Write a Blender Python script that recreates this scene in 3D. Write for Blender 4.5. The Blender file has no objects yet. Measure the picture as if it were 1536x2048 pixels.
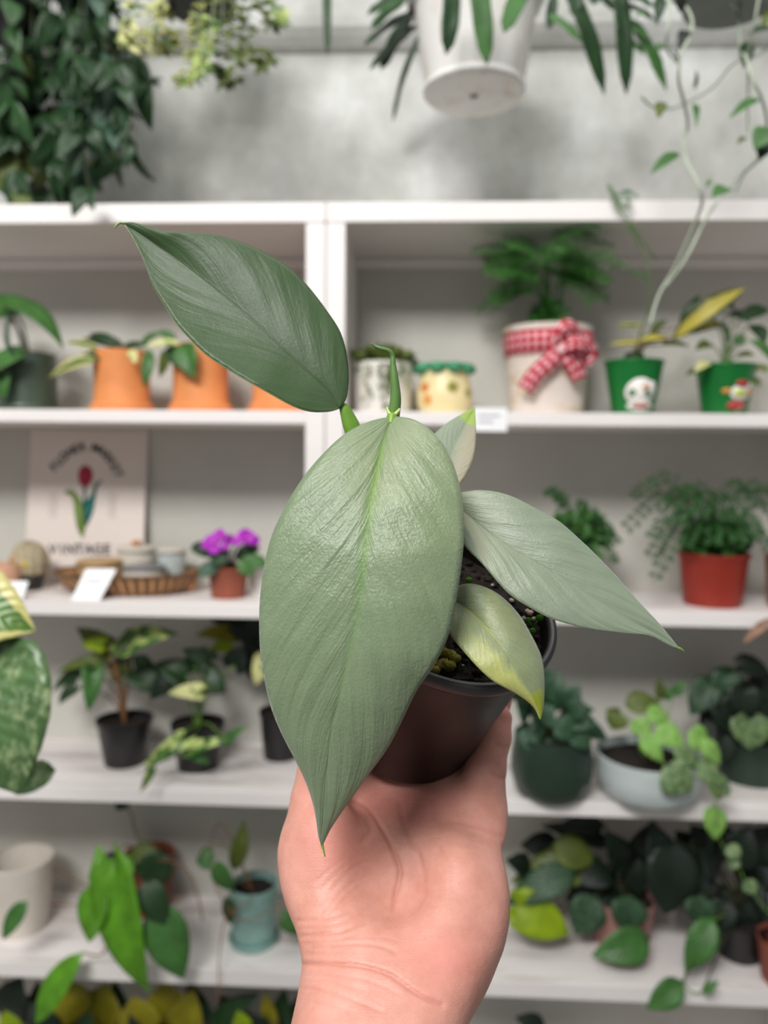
import bpy, bmesh, math, random
import numpy as np
from mathutils import Vector, Matrix
random.seed(7); np.random.seed(7)
SC = bpy.context.scene
COL = SC.collection
V = Vector
# ------------------------------------------------------------------ camera frame
EYE = V((0.0, 0.0, 1.45))
F = 1540.0
yaw, pit, rol = math.radians(2.6), math.atan(99/F), math.radians(-0.55)
FW = V((-math.sin(yaw)*math.cos(pit), math.cos(yaw)*math.cos(pit), -math.sin(pit)))
r0 = V((math.cos(yaw), math.sin(yaw), 0)); u0 = r0.cross(FW)
RT = r0*math.cos(rol) - u0*math.sin(rol)
UP = u0*math.cos(rol) + r0*math.sin(rol)
def ray(x, y): return FW + RT*((x-768)/F) + UP*((1024-y)/F)
def W(x, y, d): return EYE + ray(x, y)*d
def onY(x, y, Y):
    v = ray(x, y); return EYE + v*(Y/v.y)
def onZ(x, y, z):
    v = ray(x, y); return EYE + v*((z-EYE.z)/v.z)
def mpp(P): return (P-EYE).dot(FW)/F          # metres per picture pixel at a place
cam = bpy.data.cameras.new('camera'); cob = bpy.data.objects.new('camera', cam); COL.objects.link(cob)
cam.sensor_fit = 'AUTO'; cam.sensor_width = 36.0; cam.lens = F/2048*36.0
cam.clip_start = 0.02
m = Matrix((RT, UP, -FW)).transposed().to_4x4(); m.translation = EYE
cob.matrix_world = m
SC.camera = cob
cam.dof.use_dof = True; cam.dof.focus_distance = 0.305
cam.dof.aperture_fstop = (cam.lens/1000)/0.0038
cam.dof.aperture_blades = 0
SC.view_settings.view_transform = 'Standard'; SC.view_settings.look = 'None'
SC.view_settings.gamma = 1; SC.view_settings.exposure = 0.5
SC.view_settings.use_curve_mapping = False
SC.cycles.use_denoising = True
SC.cycles.max_bounces = 8; SC.cycles.transparent_max_bounces = 8
SC.cycles.caustics_reflective = False; SC.cycles.caustics_refractive = False

# ------------------------------------------------------------------ materials
def lin(c):
    return tuple(((x/255)/12.92 if x/255 <= 0.04045 else ((x/255+0.055)/1.055)**2.4) for x in c) + (1.0,)
class N:
    def __init__(s, name):
        s.m = bpy.data.materials.new(name); s.m.use_nodes = True
        s.t = s.m.node_tree; s.b = s.t.nodes['Principled BSDF']; s.out = s.t.nodes['Material Output']
    def n(s, typ, **k):
        o = s.t.nodes.new(typ)
        for a, v in k.items():
            if a.startswith('i_'): 
                key = a[2:]; key = int(key) if key.isdigit() else key.replace('_', ' ')
                if hasattr(v, 'is_linked') or isinstance(v, bpy.types.NodeSocket): s.t.links.new(v, o.inputs[key])
                else: o.inputs[key].default_value = v
            else: setattr(o, a, v)
        return o
    def l(s, a, b): s.t.links.new(a, b)
    def math(s, op, a, b=None, c=None):
        o = s.n('ShaderNodeMath', operation=op)
        for i, v in enumerate((a, b, c)):
            if v is None: continue
            if isinstance(v, bpy.types.NodeSocket): s.l(v, o.inputs[i])
            else: o.inputs[i].default_value = v
        return o.outputs[0]
    def ramp(s, fac, stops):
        o = s.n('ShaderNodeValToRGB'); e = o.color_ramp.elements
        while len(e) < len(stops): e.new(0.5)
        for q, (p, c) in zip(e, stops): q.position = p; q.color = c
        s.l(fac, o.inputs[0]); return o.outputs[0]
    def mix(s, fac, a, b):
        o = s.n('ShaderNodeMix', data_type='RGBA')
        for sock, v in ((o.inputs[0], fac), (o.inputs[6], a), (o.inputs[7], b)):
            if isinstance(v, bpy.types.NodeSocket): s.l(v, sock)
            else: sock.default_value = v
        return o.outputs[2]
    def noise(s, vec, scale, detail=3.0, rough=0.5):
        o = s.n('ShaderNodeTexNoise'); o.inputs['Scale'].default_value = scale
        o.inputs['Detail'].default_value = detail; o.inputs['Roughness'].default_value = rough
        if vec is not None: s.l(vec, o.inputs['Vector'])
        return o.outputs[0]
    def co(s, kind='Object'): return s.n('ShaderNodeTexCoord').outputs[kind]
    def scale(s, vec, v):
        o = s.n('ShaderNodeVectorMath', operation='MULTIPLY'); s.l(vec, o.inputs[0]); o.inputs[1].default_value = v
        return o.outputs[0]
    def bump(s, h, strength=0.3, dist=0.001):
        o = s.n('ShaderNodeBump'); o.inputs['Strength'].default_value = strength; o.inputs['Distance'].default_value = dist
        s.l(h, o.inputs['Height']); s.l(o.outputs[0], s.b.inputs['Normal']); return o
    def set(s, **k):
        for a, v in k.items():
            a = a.replace('_', ' ')
            if isinstance(v, bpy.types.NodeSocket): s.l(v, s.b.inputs[a])
            else: s.b.inputs[a].default_value = v
        return s
    def translucent(s, col, fac=0.25):
        tr = s.n('ShaderNodeBsdfTranslucent'); mx = s.n('ShaderNodeMixShader')
        if isinstance(col, bpy.types.NodeSocket): s.l(col, tr.inputs[0])
        else: tr.inputs[0].default_value = col
        mx.inputs[0].default_value = fac
        s.l(s.b.outputs[0], mx.inputs[1]); s.l(tr.outputs[0], mx.inputs[2]); s.l(mx.outputs[0], s.out.inputs[0])
M = {}
def plain(name, c, rough=0.5, vary=0.08, scale=25.0, bump=0.0, spec=0.5, metallic=0.0):
    s = N(name); c = lin(c)
    f = s.noise(s.co(), scale, 4)
    d = tuple(x*(1-vary*2) for x in c[:3])+(1,); e = tuple(min(1, x*(1+vary)) for x in c[:3])+(1,)
    s.set(Base_Color=s.ramp(f, [(0.3, d), (0.7, e)]), Roughness=rough, Specular_IOR_Level=spec, Metallic=metallic)
    if bump: s.bump(s.noise(s.co(), scale*6, 3), bump, 0.002)
    M[name] = s.m; return s.m
def leafmat(name, c, c2=None, mode='plain', rough=0.4, vein=0.25, amount=0.5, trans=0.22, edge=None):
    s = N(name); uv = s.co('UV')
    sp = s.n('ShaderNodeSeparateXYZ'); s.l(uv, sp.inputs[0])
    u = s.math('ABSOLUTE', s.math('SUBTRACT', s.math('MULTIPLY', sp.outputs[0], 2.0), 1.0)); t = sp.outputs[1]
    A = lin(c); D = tuple(x*0.72 for x in A[:3])+(1,); B = tuple(min(1, x*1.2) for x in A[:3])+(1,)
    col = s.ramp(s.noise(s.co(), 30, 3), [(0.3, D), (0.7, B)])
    if c2 is not None:
        C2 = lin(c2)
        if mode == 'blotch':
            f = s.noise(s.scale(s.co(), (1, 1, 1)), 38, 3, 0.6)
            f = s.ramp(f, [(0.62-amount*0.25, (0, 0, 0, 1)), (0.68-amount*0.25, (1, 1, 1, 1))])
        elif mode == 'fleck':
            f = s.math('ADD', s.math('MULTIPLY', s.noise(s.scale(s.co(), (1, 1, .55)), 95, 4, 0.65), 0.7), s.math('MULTIPLY', s.noise(s.co(), 26, 2), 0.3))
            f = s.ramp(f, [(0.5, (0, 0, 0, 1)), (0.66, (.85, .85, .85, 1))])
        elif mode == 'centre':
            f = s.math('SUBTRACT', 1.0, s.math('ADD', u, s.math('MULTIPLY', s.noise(s.co(), 60, 2), 0.5)))
            f = s.ramp(f, [(0.25-amount*0.3, (0, 0, 0, 1)), (0.4-amount*0.3, (1, 1, 1, 1))])
        elif mode == 'margin':
            f = s.math('ADD', u, s.math('MULTIPLY', s.noise(s.co(), 70, 2), 0.6))
            f = s.ramp(f, [(1.15-amount*0.5, (0, 0, 0, 1)), (1.22-amount*0.5, (1, 1, 1, 1))])
        elif mode == 'veins':
            q = s.math('ADD', t, s.math('MULTIPLY', u, -0.35))
            f = s.math('SINE', s.math('MULTIPLY', q, 75.0))
            f = s.ramp(s.math('ADD', s.math('MULTIPLY', f, 0.35), s.noise(s.co(), 90, 2)), [(0.55, (0, 0, 0, 1)), (0.85, (1, 1, 1, 1))])
        elif mode == 'stripe':
            f = s.ramp(u, [(0.05, (1, 1, 1, 1)), (0.13, (0, 0, 0, 1))])
        col = s.mix(f, col, C2)
    q = s.math('ADD', t, s.math('MULTIPLY', u, -0.3))
    h = s.math('SINE', s.math('MULTIPLY', q, 60.0))
    mid = s.ramp(u, [(0.0, (0, 0, 0, 1)), (0.12, (1, 1, 1, 1))])
    s.bump(s.math('ADD', h, s.math('MULTIPLY', mid, 2.0)), vein, 0.0012)
    s.set(Base_Color=col, Roughness=rough)
    s.translucent(col, trans)
    M[name] = s.m; return s.m

# shelf paint: worn white wash
def shelf_mat(name, base, worn):
    s = N(name); g = s.n('ShaderNodeNewGeometry')
    co = s.scale(s.co(), (1.2, 7, 7))
    f = s.noise(co, 2.2, 6, 0.62)
    nz = s.n('ShaderNodeSeparateXYZ'); s.l(g.outputs['Normal'], nz.inputs[0])
    top = s.ramp(nz.outputs[2], [(0.5, (0.15, 0.15, 0.15, 1)), (0.9, (1, 1, 1, 1))])
    f2 = s.ramp(f, [(0.5, (0, 0, 0, 1)), (0.72, (0.8, 0.8, 0.8, 1))])
    s.set(Base_Color=s.mix(s.math('MULTIPLY', f2, top), lin(base), lin(worn)), Roughness=0.5)
    M[name] = s.m
shelf_mat('shelf_white', (240, 234, 232), (176, 164, 152))
plain('back_white', (202, 200, 192), 0.6, 0.03, 6)
plain('floor_grey', (130, 126, 120), 0.6, 0.1, 3)
plain('ceiling_white', (225, 225, 225), 0.8, 0.02, 3)
# skim coated concrete wall
s = N('concrete'); co = s.co()
f = s.math('ADD', s.math('MULTIPLY', s.noise(s.scale(co, (1, 1, 0.7)), 5.5, 6, 0.55), 0.75), s.math('MULTIPLY', s.noise(co, 22, 4, 0.6), 0.25))
s.set(Base_Color=s.ramp(f, [(0.3, lin((158, 159, 154))), (0.46, lin((181, 182, 177))), (0.56, lin((196, 197, 194))), (0.72, lin((220, 221, 222)))]), Roughness=0.75)
s.bump(f, 0.2, 0.004); M['concrete'] = s.m
# pots
plain('black_plastic', (30, 29, 30), 0.32, 0.1, 20)
plain('soil', (44, 33, 27), 0.95, 0.35, 220, 0.9)
plain('terracotta', (226, 143, 84), 0.7, 0.06, 18)
plain('red_plastic', (146, 42, 26), 0.45, 0.05, 15)
plain('brown_clay', (148, 78, 58), 0.7, 0.1, 18)
plain('green_glaze', (66, 80, 66), 0.35, 0.15, 9)
plain('bright_green', (8, 112, 44), 0.35, 0.05, 9)
plain('teal_glaze', (140, 178, 170), 0.3, 0.1, 14)
plain('grey_white', (196, 206, 205), 0.28, 0.08, 9)
plain('cream', (238, 222, 170), 0.4, 0.04, 14)
plain('pale_ceramic', (222, 214, 202), 0.45, 0.05, 14)
plain('white_ceramic', (232, 228, 222), 0.5, 0.05, 14)
plain('peach', (226, 176, 146), 0.5, 0.05, 14)
plain('pink_clay', (178, 128, 122), 0.6, 0.05, 14)
plain('tan_jar', (192, 158, 112), 0.5, 0.08, 20)
plain('wood_lid', (196, 140, 96), 0.6, 0.12, 40)
plain('grey_metal', (120, 120, 122), 0.4, 0.05, 20)
plain('paper', (250, 250, 252), 0.6, 0.01, 5)
plain('label_mark', (190, 188, 196), 0.7, 0.02, 5)
plain('perlite', (206, 184, 166), 0.9, 0.12, 200)
plain('dry_moss', (150, 140, 52), 0.9, 0.3, 240, 0.8)
plain('stem_green', (104, 142, 60), 0.5, 0.1, 40)
plain('stem_dark', (62, 66, 40), 0.6, 0.15, 40)
plain('stem_pale', (176, 186, 166), 0.6, 0.08, 30)
plain('stem_brown', (136, 96, 62), 0.7, 0.15, 40)
plain('cord_white', (226, 224, 216), 0.8, 0.05, 60)
plain('violet_bloom', (176, 26, 190), 0.6, 0.15, 120)
plain('bloom_eye', (226, 196, 60), 0.6, 0.05, 60)
plain('cactus_beige', (190, 176, 146), 0.9, 0.2, 140, 0.6)
plain('dark_moss', (52, 66, 30), 0.9, 0.3, 160, 0.5)
plain('dead_leaf', (150, 116, 96), 0.8, 0.2, 60)
plain('sign_board', (232, 220, 212), 0.6, 0.01, 4)
plain('ink_dark', (66, 62, 66), 0.7, 0.02, 4)
plain('ink_pale', (190, 180, 174), 0.7, 0.02, 4)
plain('tulip_red', (184, 40, 76), 0.6, 0.04, 10)
plain('tulip_green', (112, 140, 62), 0.6, 0.04, 10)
plain('tulip_teal', (10, 108, 100), 0.6, 0.04, 10)
plain('sticker_white', (240, 236, 232), 0.5, 0.03, 40)
plain('sticker_red', (176, 60, 56), 0.5, 0.03, 40)
plain('sticker_orange', (222, 152, 70), 0.5, 0.03, 40)
plain('sticker_lime', (196, 214, 60), 0.5, 0.03, 40)
plain('rim_green', (60, 146, 104), 0.4, 0.05, 20)
plain('flower_orange', (222, 138, 70), 0.5, 0.05, 20)
plain('flower_olive', (150, 146, 60), 0.5, 0.05, 20)
plain('flower_mauve', (150, 132, 150), 0.5, 0.05, 20)
plain('dark_object', (40, 40, 52), 0.5, 0.1, 20)
# birch-bark pot, whitewashed pot, rattan, gingham
def streak(name, a, b, sc=(3, 3, 40), k=6.0, rough=0.6, lo=0.45, hi=0.6):
    s = N(name); f = s.noise(s.scale(s.co(), sc), k, 5, 0.6)
    s.set(Base_Color=s.ramp(f, [(lo, lin(a)), (hi, lin(b))]), Roughness=rough); s.bump(f, 0.3, 0.002); M[name] = s.m
streak('birch', (226, 214, 204), (206, 176, 142), (2.5, 2.5, 9), 5, 0.7, 0.5, 0.72)
streak('whitewash', (228, 226, 222), (206, 194, 182), (6, 6, 1.5), 4, 0.6, 0.52, 0.7)
streak('floral', (226, 222, 214), (128, 136, 116), (9, 9, 9), 6, 0.5, 0.56, 0.62)
s = N('rattan'); uv = s.co('UV'); sp = s.n('ShaderNodeSeparateXYZ'); s.l(uv, sp.inputs[0])
w = s.math('SINE', s.math('ADD', s.math('MULTIPLY', sp.outputs[0], 260.0), s.math('MULTIPLY', sp.outputs[1], 14.0)))
s.set(Base_Color=s.ramp(w, [(0.1, lin((132, 92, 58))), (0.8, lin((206, 160, 112)))]), Roughness=0.65); s.bump(w, 0.8, 0.004); M['rattan'] = s.m
s = N('gingham'); uv = s.co('UV'); sp = s.n('ShaderNodeSeparateXYZ'); s.l(uv, sp.inputs[0])
a = s.math('GREATER_THAN', s.math('FRACT', sp.outputs[0]), 0.5); b = s.math('GREATER_THAN', s.math('FRACT', sp.outputs[1]), 0.5)
s.set(Base_Color=s.ramp(s.math('MULTIPLY', s.math('ADD', a, b), 0.5), [(0.1, lin((238, 196, 198))), (0.5, lin((200, 66, 86))), (0.9, lin((164, 14, 40)))]), Roughness=0.8)
M['gingham'] = s.m
# foliage
leafmat('leaf_mid', (72, 122, 56), rough=0.38)
leafmat('leaf_dark', (40, 72, 38), rough=0.36)
leafmat('leaf_deep', (20, 38, 24), rough=0.46)
leafmat('leaf_blue', (70, 102, 82), rough=0.42)
leafmat('leaf_bright', (104, 168, 40), rough=0.36, trans=0.3)
leafmat('leaf_olive', (96, 112, 44), rough=0.45)
leafmat('leaf_lime', (158, 186, 24), rough=0.42, trans=0.3)
leafmat('leaf_gold', (150, 142, 24), rough=0.45, trans=0.3)
leafmat('leaf_fern', (58, 110, 40), rough=0.55)
leafmat('leaf_fern_dark', (48, 94, 42), rough=0.55)
leafmat('leaf_plumosa', (72, 136, 54), rough=0.55, trans=0.35)
plain('deep_green_glaze', (34, 54, 40), 0.35, 0.15, 9)
leafmat('leaf_cream', (78, 112, 52), (212, 206, 130), 'margin', amount=0.7)
leafmat('leaf_croton', (70, 84, 36), (200, 186, 78), 'centre', amount=0.7)
leafmat('leaf_syngonium', (66, 112, 44), (196, 214, 130), 'blotch', amount=0.55)
leafmat('leaf_limecream', (120, 150, 60), (226, 226, 160), 'blotch', amount=0.75)
leafmat('leaf_pothos', (80, 112, 66), (172, 190, 140), 'fleck', rough=0.34)
leafmat('leaf_pothos_gold', (92, 132, 50), (206, 200, 128), 'margin', amount=0.75, rough=0.34)
leafmat('leaf_silver', (64, 96, 60), (170, 196, 130), 'veins')
leafmat('leaf_fittonia', (112, 170, 66), (184, 216, 130), 'veins')
leafmat('leaf_calathea', (36, 66, 42), (84, 122, 84), 'veins', rough=.45)
leafmat('leaf_peperomia', (32, 62, 42), (76, 116, 80), 'veins')
leafmat('leaf_hoya', (58, 96, 54), rough=0.34)

# ------------------------------------------------------------------ object helpers
LOC = {}
class G:                                     # geometry bag: verts, faces, uvs per loop, material slots per face
    def __init__(s): s.v = []; s.f = []; s.uv = []; s.mi = []
    def add(s, vs, fs, uvs=None, mi=0):
        o = len(s.v); s.v += [tuple(p) for p in vs]
        for k, f in enumerate(fs):
            s.f.append([i+o for i in f]); s.mi.append(mi)
            s.uv.append([uvs[i] for i in f] if uvs else [(0.5, 0.5)]*len(f))
        return s
def thing(name, label, cat, loc, group=None):
    o = bpy.data.objects.new(name, None); COL.objects.link(o)
    o.empty_display_size = 0.05; o.location = loc; LOC[o.name] = V(loc)
    o['label'] = label; o['category'] = cat
    if group: o['group'] = group
    return o
def tag(o, label, cat, group=None, kind=None):
    o['label'] = label; o['category'] = cat
    if group: o['group'] = group
    if kind: o['kind'] = kind
    return o
def obj(name, g, mats, parent=None, smooth=True, origin=None, label=None, solid=None, rim=None, subs=0, bevel=None):
    base = LOC[parent.name] if parent is not None else (V(origin) if origin is not None else V((0, 0, 0)))
    me = bpy.data.meshes.new(name)
    me.from_pydata([tuple(V(p)-base) for p in g.v], [], g.f)
    for mm in (mats if isinstance(mats, (list, tuple)) else [mats]): me.materials.append(M[mm] if isinstance(mm, str) else mm)
    uvl = me.uv_layers.new(name='UVMap')
    flat = [c for f in g.uv for q in f for c in q[:2]]
    uvl.data.foreach_set('uv', flat)
    me.polygons.foreach_set('material_index', g.mi)
    me.polygons.foreach_set('use_smooth', [smooth]*len(g.f))
    me.update()
    o = bpy.data.objects.new(name, me); COL.objects.link(o)
    if parent is not None: o.parent = parent
    else: o.location = base
    LOC[o.name] = base
    if label: o['label'] = label
    if bevel:
        b = o.modifiers.new('b', 'BEVEL'); b.width = bevel; b.segments = 2; b.limit_method = 'ANGLE'
    if solid:
        sm = o.modifiers.new('s', 'SOLIDIFY'); sm.thickness = solid; sm.offset = 0
        if rim is not None: sm.material_offset_rim = rim
    if subs:
        q = o.modifiers.new('d', 'SUBSURF'); q.levels = subs; q.render_levels = subs
    return o
def box(g, lo, hi, mi=0):
    x0, y0, z0 = lo; x1, y1, z1 = hi
    vs = [(x0,y0,z0),(x1,y0,z0),(x1,y1,z0),(x0,y1,z0),(x0,y0,z1),(x1,y0,z1),(x1,y1,z1),(x0,y1,z1)]
    return g.add(vs, [(0,3,2,1),(4,5,6,7),(0,1,5,4),(1,2,6,5),(2,3,7,6),(3,0,4,7)], None, mi)
def lathe(g, prof, c, ax=None, n=48, mi=0, uvr=1.0):
    """prof: (r, h) pairs along the axis from c"""
    ax = V(ax).normalized() if ax is not None else V((0, 0, 1))
    e = ax.orthogonal().normalized(); q = ax.cross(e)
    c = V(c); vs = []; uvs = []; fs = []
    for j, (r, h) in enumerate(prof):
        for i in range(n):
            t = 2*math.pi*i/n
            vs.append(c + ax*h + (e*math.cos(t)+q*math.sin(t))*r); uvs.append((i/n*uvr, j/max(1, len(prof)-1)))
    for j in range(len(prof)-1):
        for i in range(n):
            k = (i+1) % n
            fs.append((j*n+i, j*n+k, (j+1)*n+k, (j+1)*n+i))
    if prof[0][0] > 1e-5 and prof[0][0] < 1: pass
    return g.add(vs, fs, uvs, mi)
def catmull(pts, per=6):
    P = [V(p) for p in pts]
    if len(P) < 3: return [P[0].lerp(P[-1], i/per) for i in range(per+1)]
    Q = [P[0]*2-P[1]] + P + [P[-1]*2-P[-2]]; out = []
    for i in range(1, len(Q)-2):
        for k in range(per):
            t = k/per; a, b, c, d = Q[i-1], Q[i], Q[i+1], Q[i+2]
            out.append(0.5*((2*b)+(c-a)*t+(2*a-5*b+4*c-d)*t*t+(3*b-a-3*c+d)*t**3))
    out.append(P[-1]); return out
def tube(g, pts, r, n=8, mi=0, smooth=True, per=6, flat=1.0):
    rs = r if isinstance(r, (list, tuple)) else [r]*len(pts)
    if smooth and len(pts) > 2:
        P = catmull(pts, per); R = [rs[min(len(rs)-1, int(i/per))]*(1-(i/per) % 1)+rs[min(len(rs)-1, int(i/per)+1)]*((i/per) % 1) for i in range(len(P))]
    else: P = [V(p) for p in pts]; R = list(rs)
    vs = []; uvs = []; fs = []; e = None
    for i, p in enumerate(P):
        d = (P[min(i+1, len(P)-1)]-P[max(i-1, 0)]).normalized()
        if e is None: e = d.orthogonal().normalized()
        e = (e-d*e.dot(d)); e = e.normalized() if e.length > 1e-6 else d.orthogonal().normalized()
        q = d.cross(e)
        for k in range(n):
            t = 2*math.pi*k/n; vs.append(p+(e*math.cos(t)+q*math.sin(t)*flat)*R[i]); uvs.append((k/n, i/len(P)))
    for i in range(len(P)-1):
        for k in range(n):
            j = (k+1) % n; fs.append((i*n+k, i*n+j, (i+1)*n+j, (i+1)*n+k))
    fs.append(tuple(reversed(range(n)))); fs.append(tuple(range((len(P)-1)*n, len(P)*n)))
    return g.add(vs, fs, uvs, mi)
def ball(g, c, r, n=10, mi=0, sc=(1, 1, 1), jit=0.0):
    c = V(c); vs = []; fs = []; rows = n//2+1
    for j in range(rows+1):
        ph = math.pi*j/rows
        for i in range(n):
            t = 2*math.pi*i/n; k = r*(1+random.uniform(-jit, jit))
            vs.append(c+V((math.sin(ph)*math.cos(t)*sc[0], math.sin(ph)*math.sin(t)*sc[1], math.cos(ph)*sc[2]))*k)
    for j in range(rows):
        for i in range(n):
            k = (i+1) % n; fs.append((j*n+i, (j+1)*n+i, (j+1)*n+k, j*n+k))
    return g.add(vs, fs, None, mi)
def interp(t, xs, ys):
    for i in range(len(xs)-1):
        if t <= xs[i+1]: return ys[i]+(ys[i+1]-ys[i])*(t-xs[i])/(xs[i+1]-xs[i])
    return ys[-1]
SH = {'ovate': ((0, .05, .15, .3, .5, .7, .85, .95, 1), (.02, .42, .8, 1, .94, .7, .38, .13, 0.0), 0),
      'lance': ((0, .08, .25, .5, .75, .9, 1), (.05, .45, .85, 1, .72, .32, 0), 0),
      'heart': ((0, .06, .15, .3, .5, .7, .85, .95, 1), (.35, .86, .99, 1, .86, .6, .32, .11, 0), .24),
      'arrow': ((0, .06, .15, .3, .5, .7, .85, .95, 1), (.5, .95, 1, .84, .68, .46, .24, .09, 0), .3),
      'round': ((0, .06, .2, .4, .6, .8, .93, 1), (.1, .5, .85, 1, 1, .82, .48, 0), 0),
      'strap': ((0, .1, .3, .6, .85, 1), (.35, .75, 1, 1, .75, 0.05), 0)}
def leafgeo(g, base, tip, width, nrm=None, shape='ovate', fold=0.15, droop=0.1, n=9, mm=3, ruffle=0.0, mi=0, ph=0.0, lob=0.0, twist=0.0):
    base, tip = V(base), V(tip); a = tip-base; Ln = a.length; ad = a.normalized()
    nrm = V(nrm) if nrm is not None else V((0, -0.75, 0.65))
    sd = ad.cross(nrm)
    if sd.length < 0.05: sd = ad.cross(V((0.3, -1, 0.2)))
    sd.normalize(); nn = sd.cross(ad).normalized()
    xs, ys, lobe = SH[shape]; vs = []; uvs = []; fs = []; cols = 2*mm+1
    for i in range(n+1):
        t = i/n; w = interp(t, xs, ys)*width/2
        if lob: w *= 1-lob*(0.5+0.5*math.cos(t*2*math.pi*7))
        tw = twist*(t-0.3); s2 = sd*math.cos(tw)+nn*math.sin(tw); n2 = nn*math.cos(tw)-sd*math.sin(tw)
        for j in range(cols):
            u = (j-mm)/mm
            p = base+ad*(Ln*t)+nn*(droop*Ln*4*t*(1-t))+s2*(u*w)+n2*(fold*abs(u)**1.3*w)
            p -= ad*(lobe*Ln*abs(u)*(1-t)**5)
            if ruffle: p += nn*(ruffle*width*abs(u)*math.sin(t*13+ph+(2 if u > 0 else 0)))
            vs.append(p); uvs.append((u*.5+.5, t))
    for i in range(n):
        for j in range(cols-1):
            k = i*cols+j; fs.append((k, k+1, k+cols+1, k+cols))
    return g.add(vs, fs, uvs, mi)
def leafpx(parent, mat, b, t, wpx, Y, dY=0.0, name='leaf', th=0.0006, **k):
    """a leaf from its base to its tip, both given where they stand (Y deep) in the room"""
    B = onY(b[0], b[1], Y); T = onY(t[0], t[1], Y+dY)
    g = leafgeo(G(), B, T, wpx*mpp(B), **k)
    return obj(name, g, mat, parent, solid=th)
def stempx(parent, mat, pts, r, name='stem'):
    P = [onY(*p) for p in pts]
    return obj(name, tube(G(), P, r, 7), mat, parent)

# ------------------------------------------------------------------ setting
YF, YB, YW = 1.42, 1.68, 1.70
def zrow(y): return onY(651, y, YF).z
T_TOP, B_TOP = zrow(405), zrow(445)
SHELF = [(zrow(822), zrow(848)), (zrow(1212), zrow(1240)), (zrow(1588), zrow(1618)), (zrow(1948), zrow(1980))]
SHELF.append((SHELF[3][0]-0.364, SHELF[3][1]-0.364))
Z1, Z2, Z3, Z4, Z5 = [q[0] for q in SHELF]
def setting(name, g, mat, smooth=False, bevel=None):
    o = obj(name, g, mat, smooth=smooth, bevel=bevel); o['kind'] = 'structure'; return o
setting('floor', box(G(), (-2.6, -2.6, -0.05), (2.6, YW, 0)), 'floor_grey')
ZB = onY(768, 112, YW).z
YBK = YW-.045; ZF = onY(768, 50, YBK).z
setting('wall_back', box(G(), (-2.6, YW, 0), (2.6, YW+0.08, 3.6)), 'concrete')
_g = G(); _v = [(x, y, z) for x in (-2.6, 2.6) for (y, z) in ((YW-.001, ZB), (YBK, ZF), (YBK, 3.6), (YW-.001, 3.6))]
_g.add(_v, [(3, 2, 1, 0), (4, 5, 6, 7), (0, 1, 5, 4), (1, 2, 6, 5), (2, 3, 7, 6), (3, 0, 4, 7)])
setting('trim_1', _g, 'concrete', bevel=0.02)
setting('ceiling', box(G(), (-2.6, -2.6, 3.6), (2.6, YW+0.08, 3.66)), 'ceiling_white')
XP0, XM, XP1 = onY(612, 640, YF).x, onY(651, 640, YF).x, onY(689, 640, YF).x
def bookcase(x0, x1, tl, tr, label):
    c = thing('bookcase', label, 'shelf unit', (0.5*(x0+x1), YF, 0), 'white bookcases side by side')
    zlo = 0.02
    obj('side_panel', box(G(), (x0, YF, 0), (x0+tl, YB-0.006, B_TOP)), 'shelf_white', c, False, bevel=0.0015)
    obj('side_panel', box(G(), (x1-tr, YF, 0), (x1, YB-0.006, B_TOP)), 'shelf_white', c, False, bevel=0.0015)
    obj('top_board', box(G(), (x0, YF-0.002, B_TOP), (x1, YB, T_TOP)), 'shelf_white', c, False, bevel=0.002)
    obj('back_panel', box(G(), (x0+tl, YB-0.006, 0.0), (x1-tr, YB, B_TOP)), 'back_white', c, False)
    obj('back_rail', box(G(), (x0+tl, YB-0.022, B_TOP-0.022), (x1-tr, YB-0.006, B_TOP-0.002)), 'shelf_white', c, False)
    for (a, b) in SHELF + [(0.10, 0.075)]:
        obj('shelf_board', box(G(), (x0+tl, YF, b), (x1-tr, YB-0.006, a)), 'shelf_white', c, False, bevel=0.0015)
    return c
g_ = 0.0008
bookcase(XM-0.92, XM-g_, 0.035, XM-XP0, 'white bookcase whose shelves hold the orange pots and the tulip sign')
bookcase(XM+g_, XM+1.0, XP1-XM, 0.035, 'white bookcase whose shelves hold the bow-tied pot and the two bright green pots')

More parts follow.
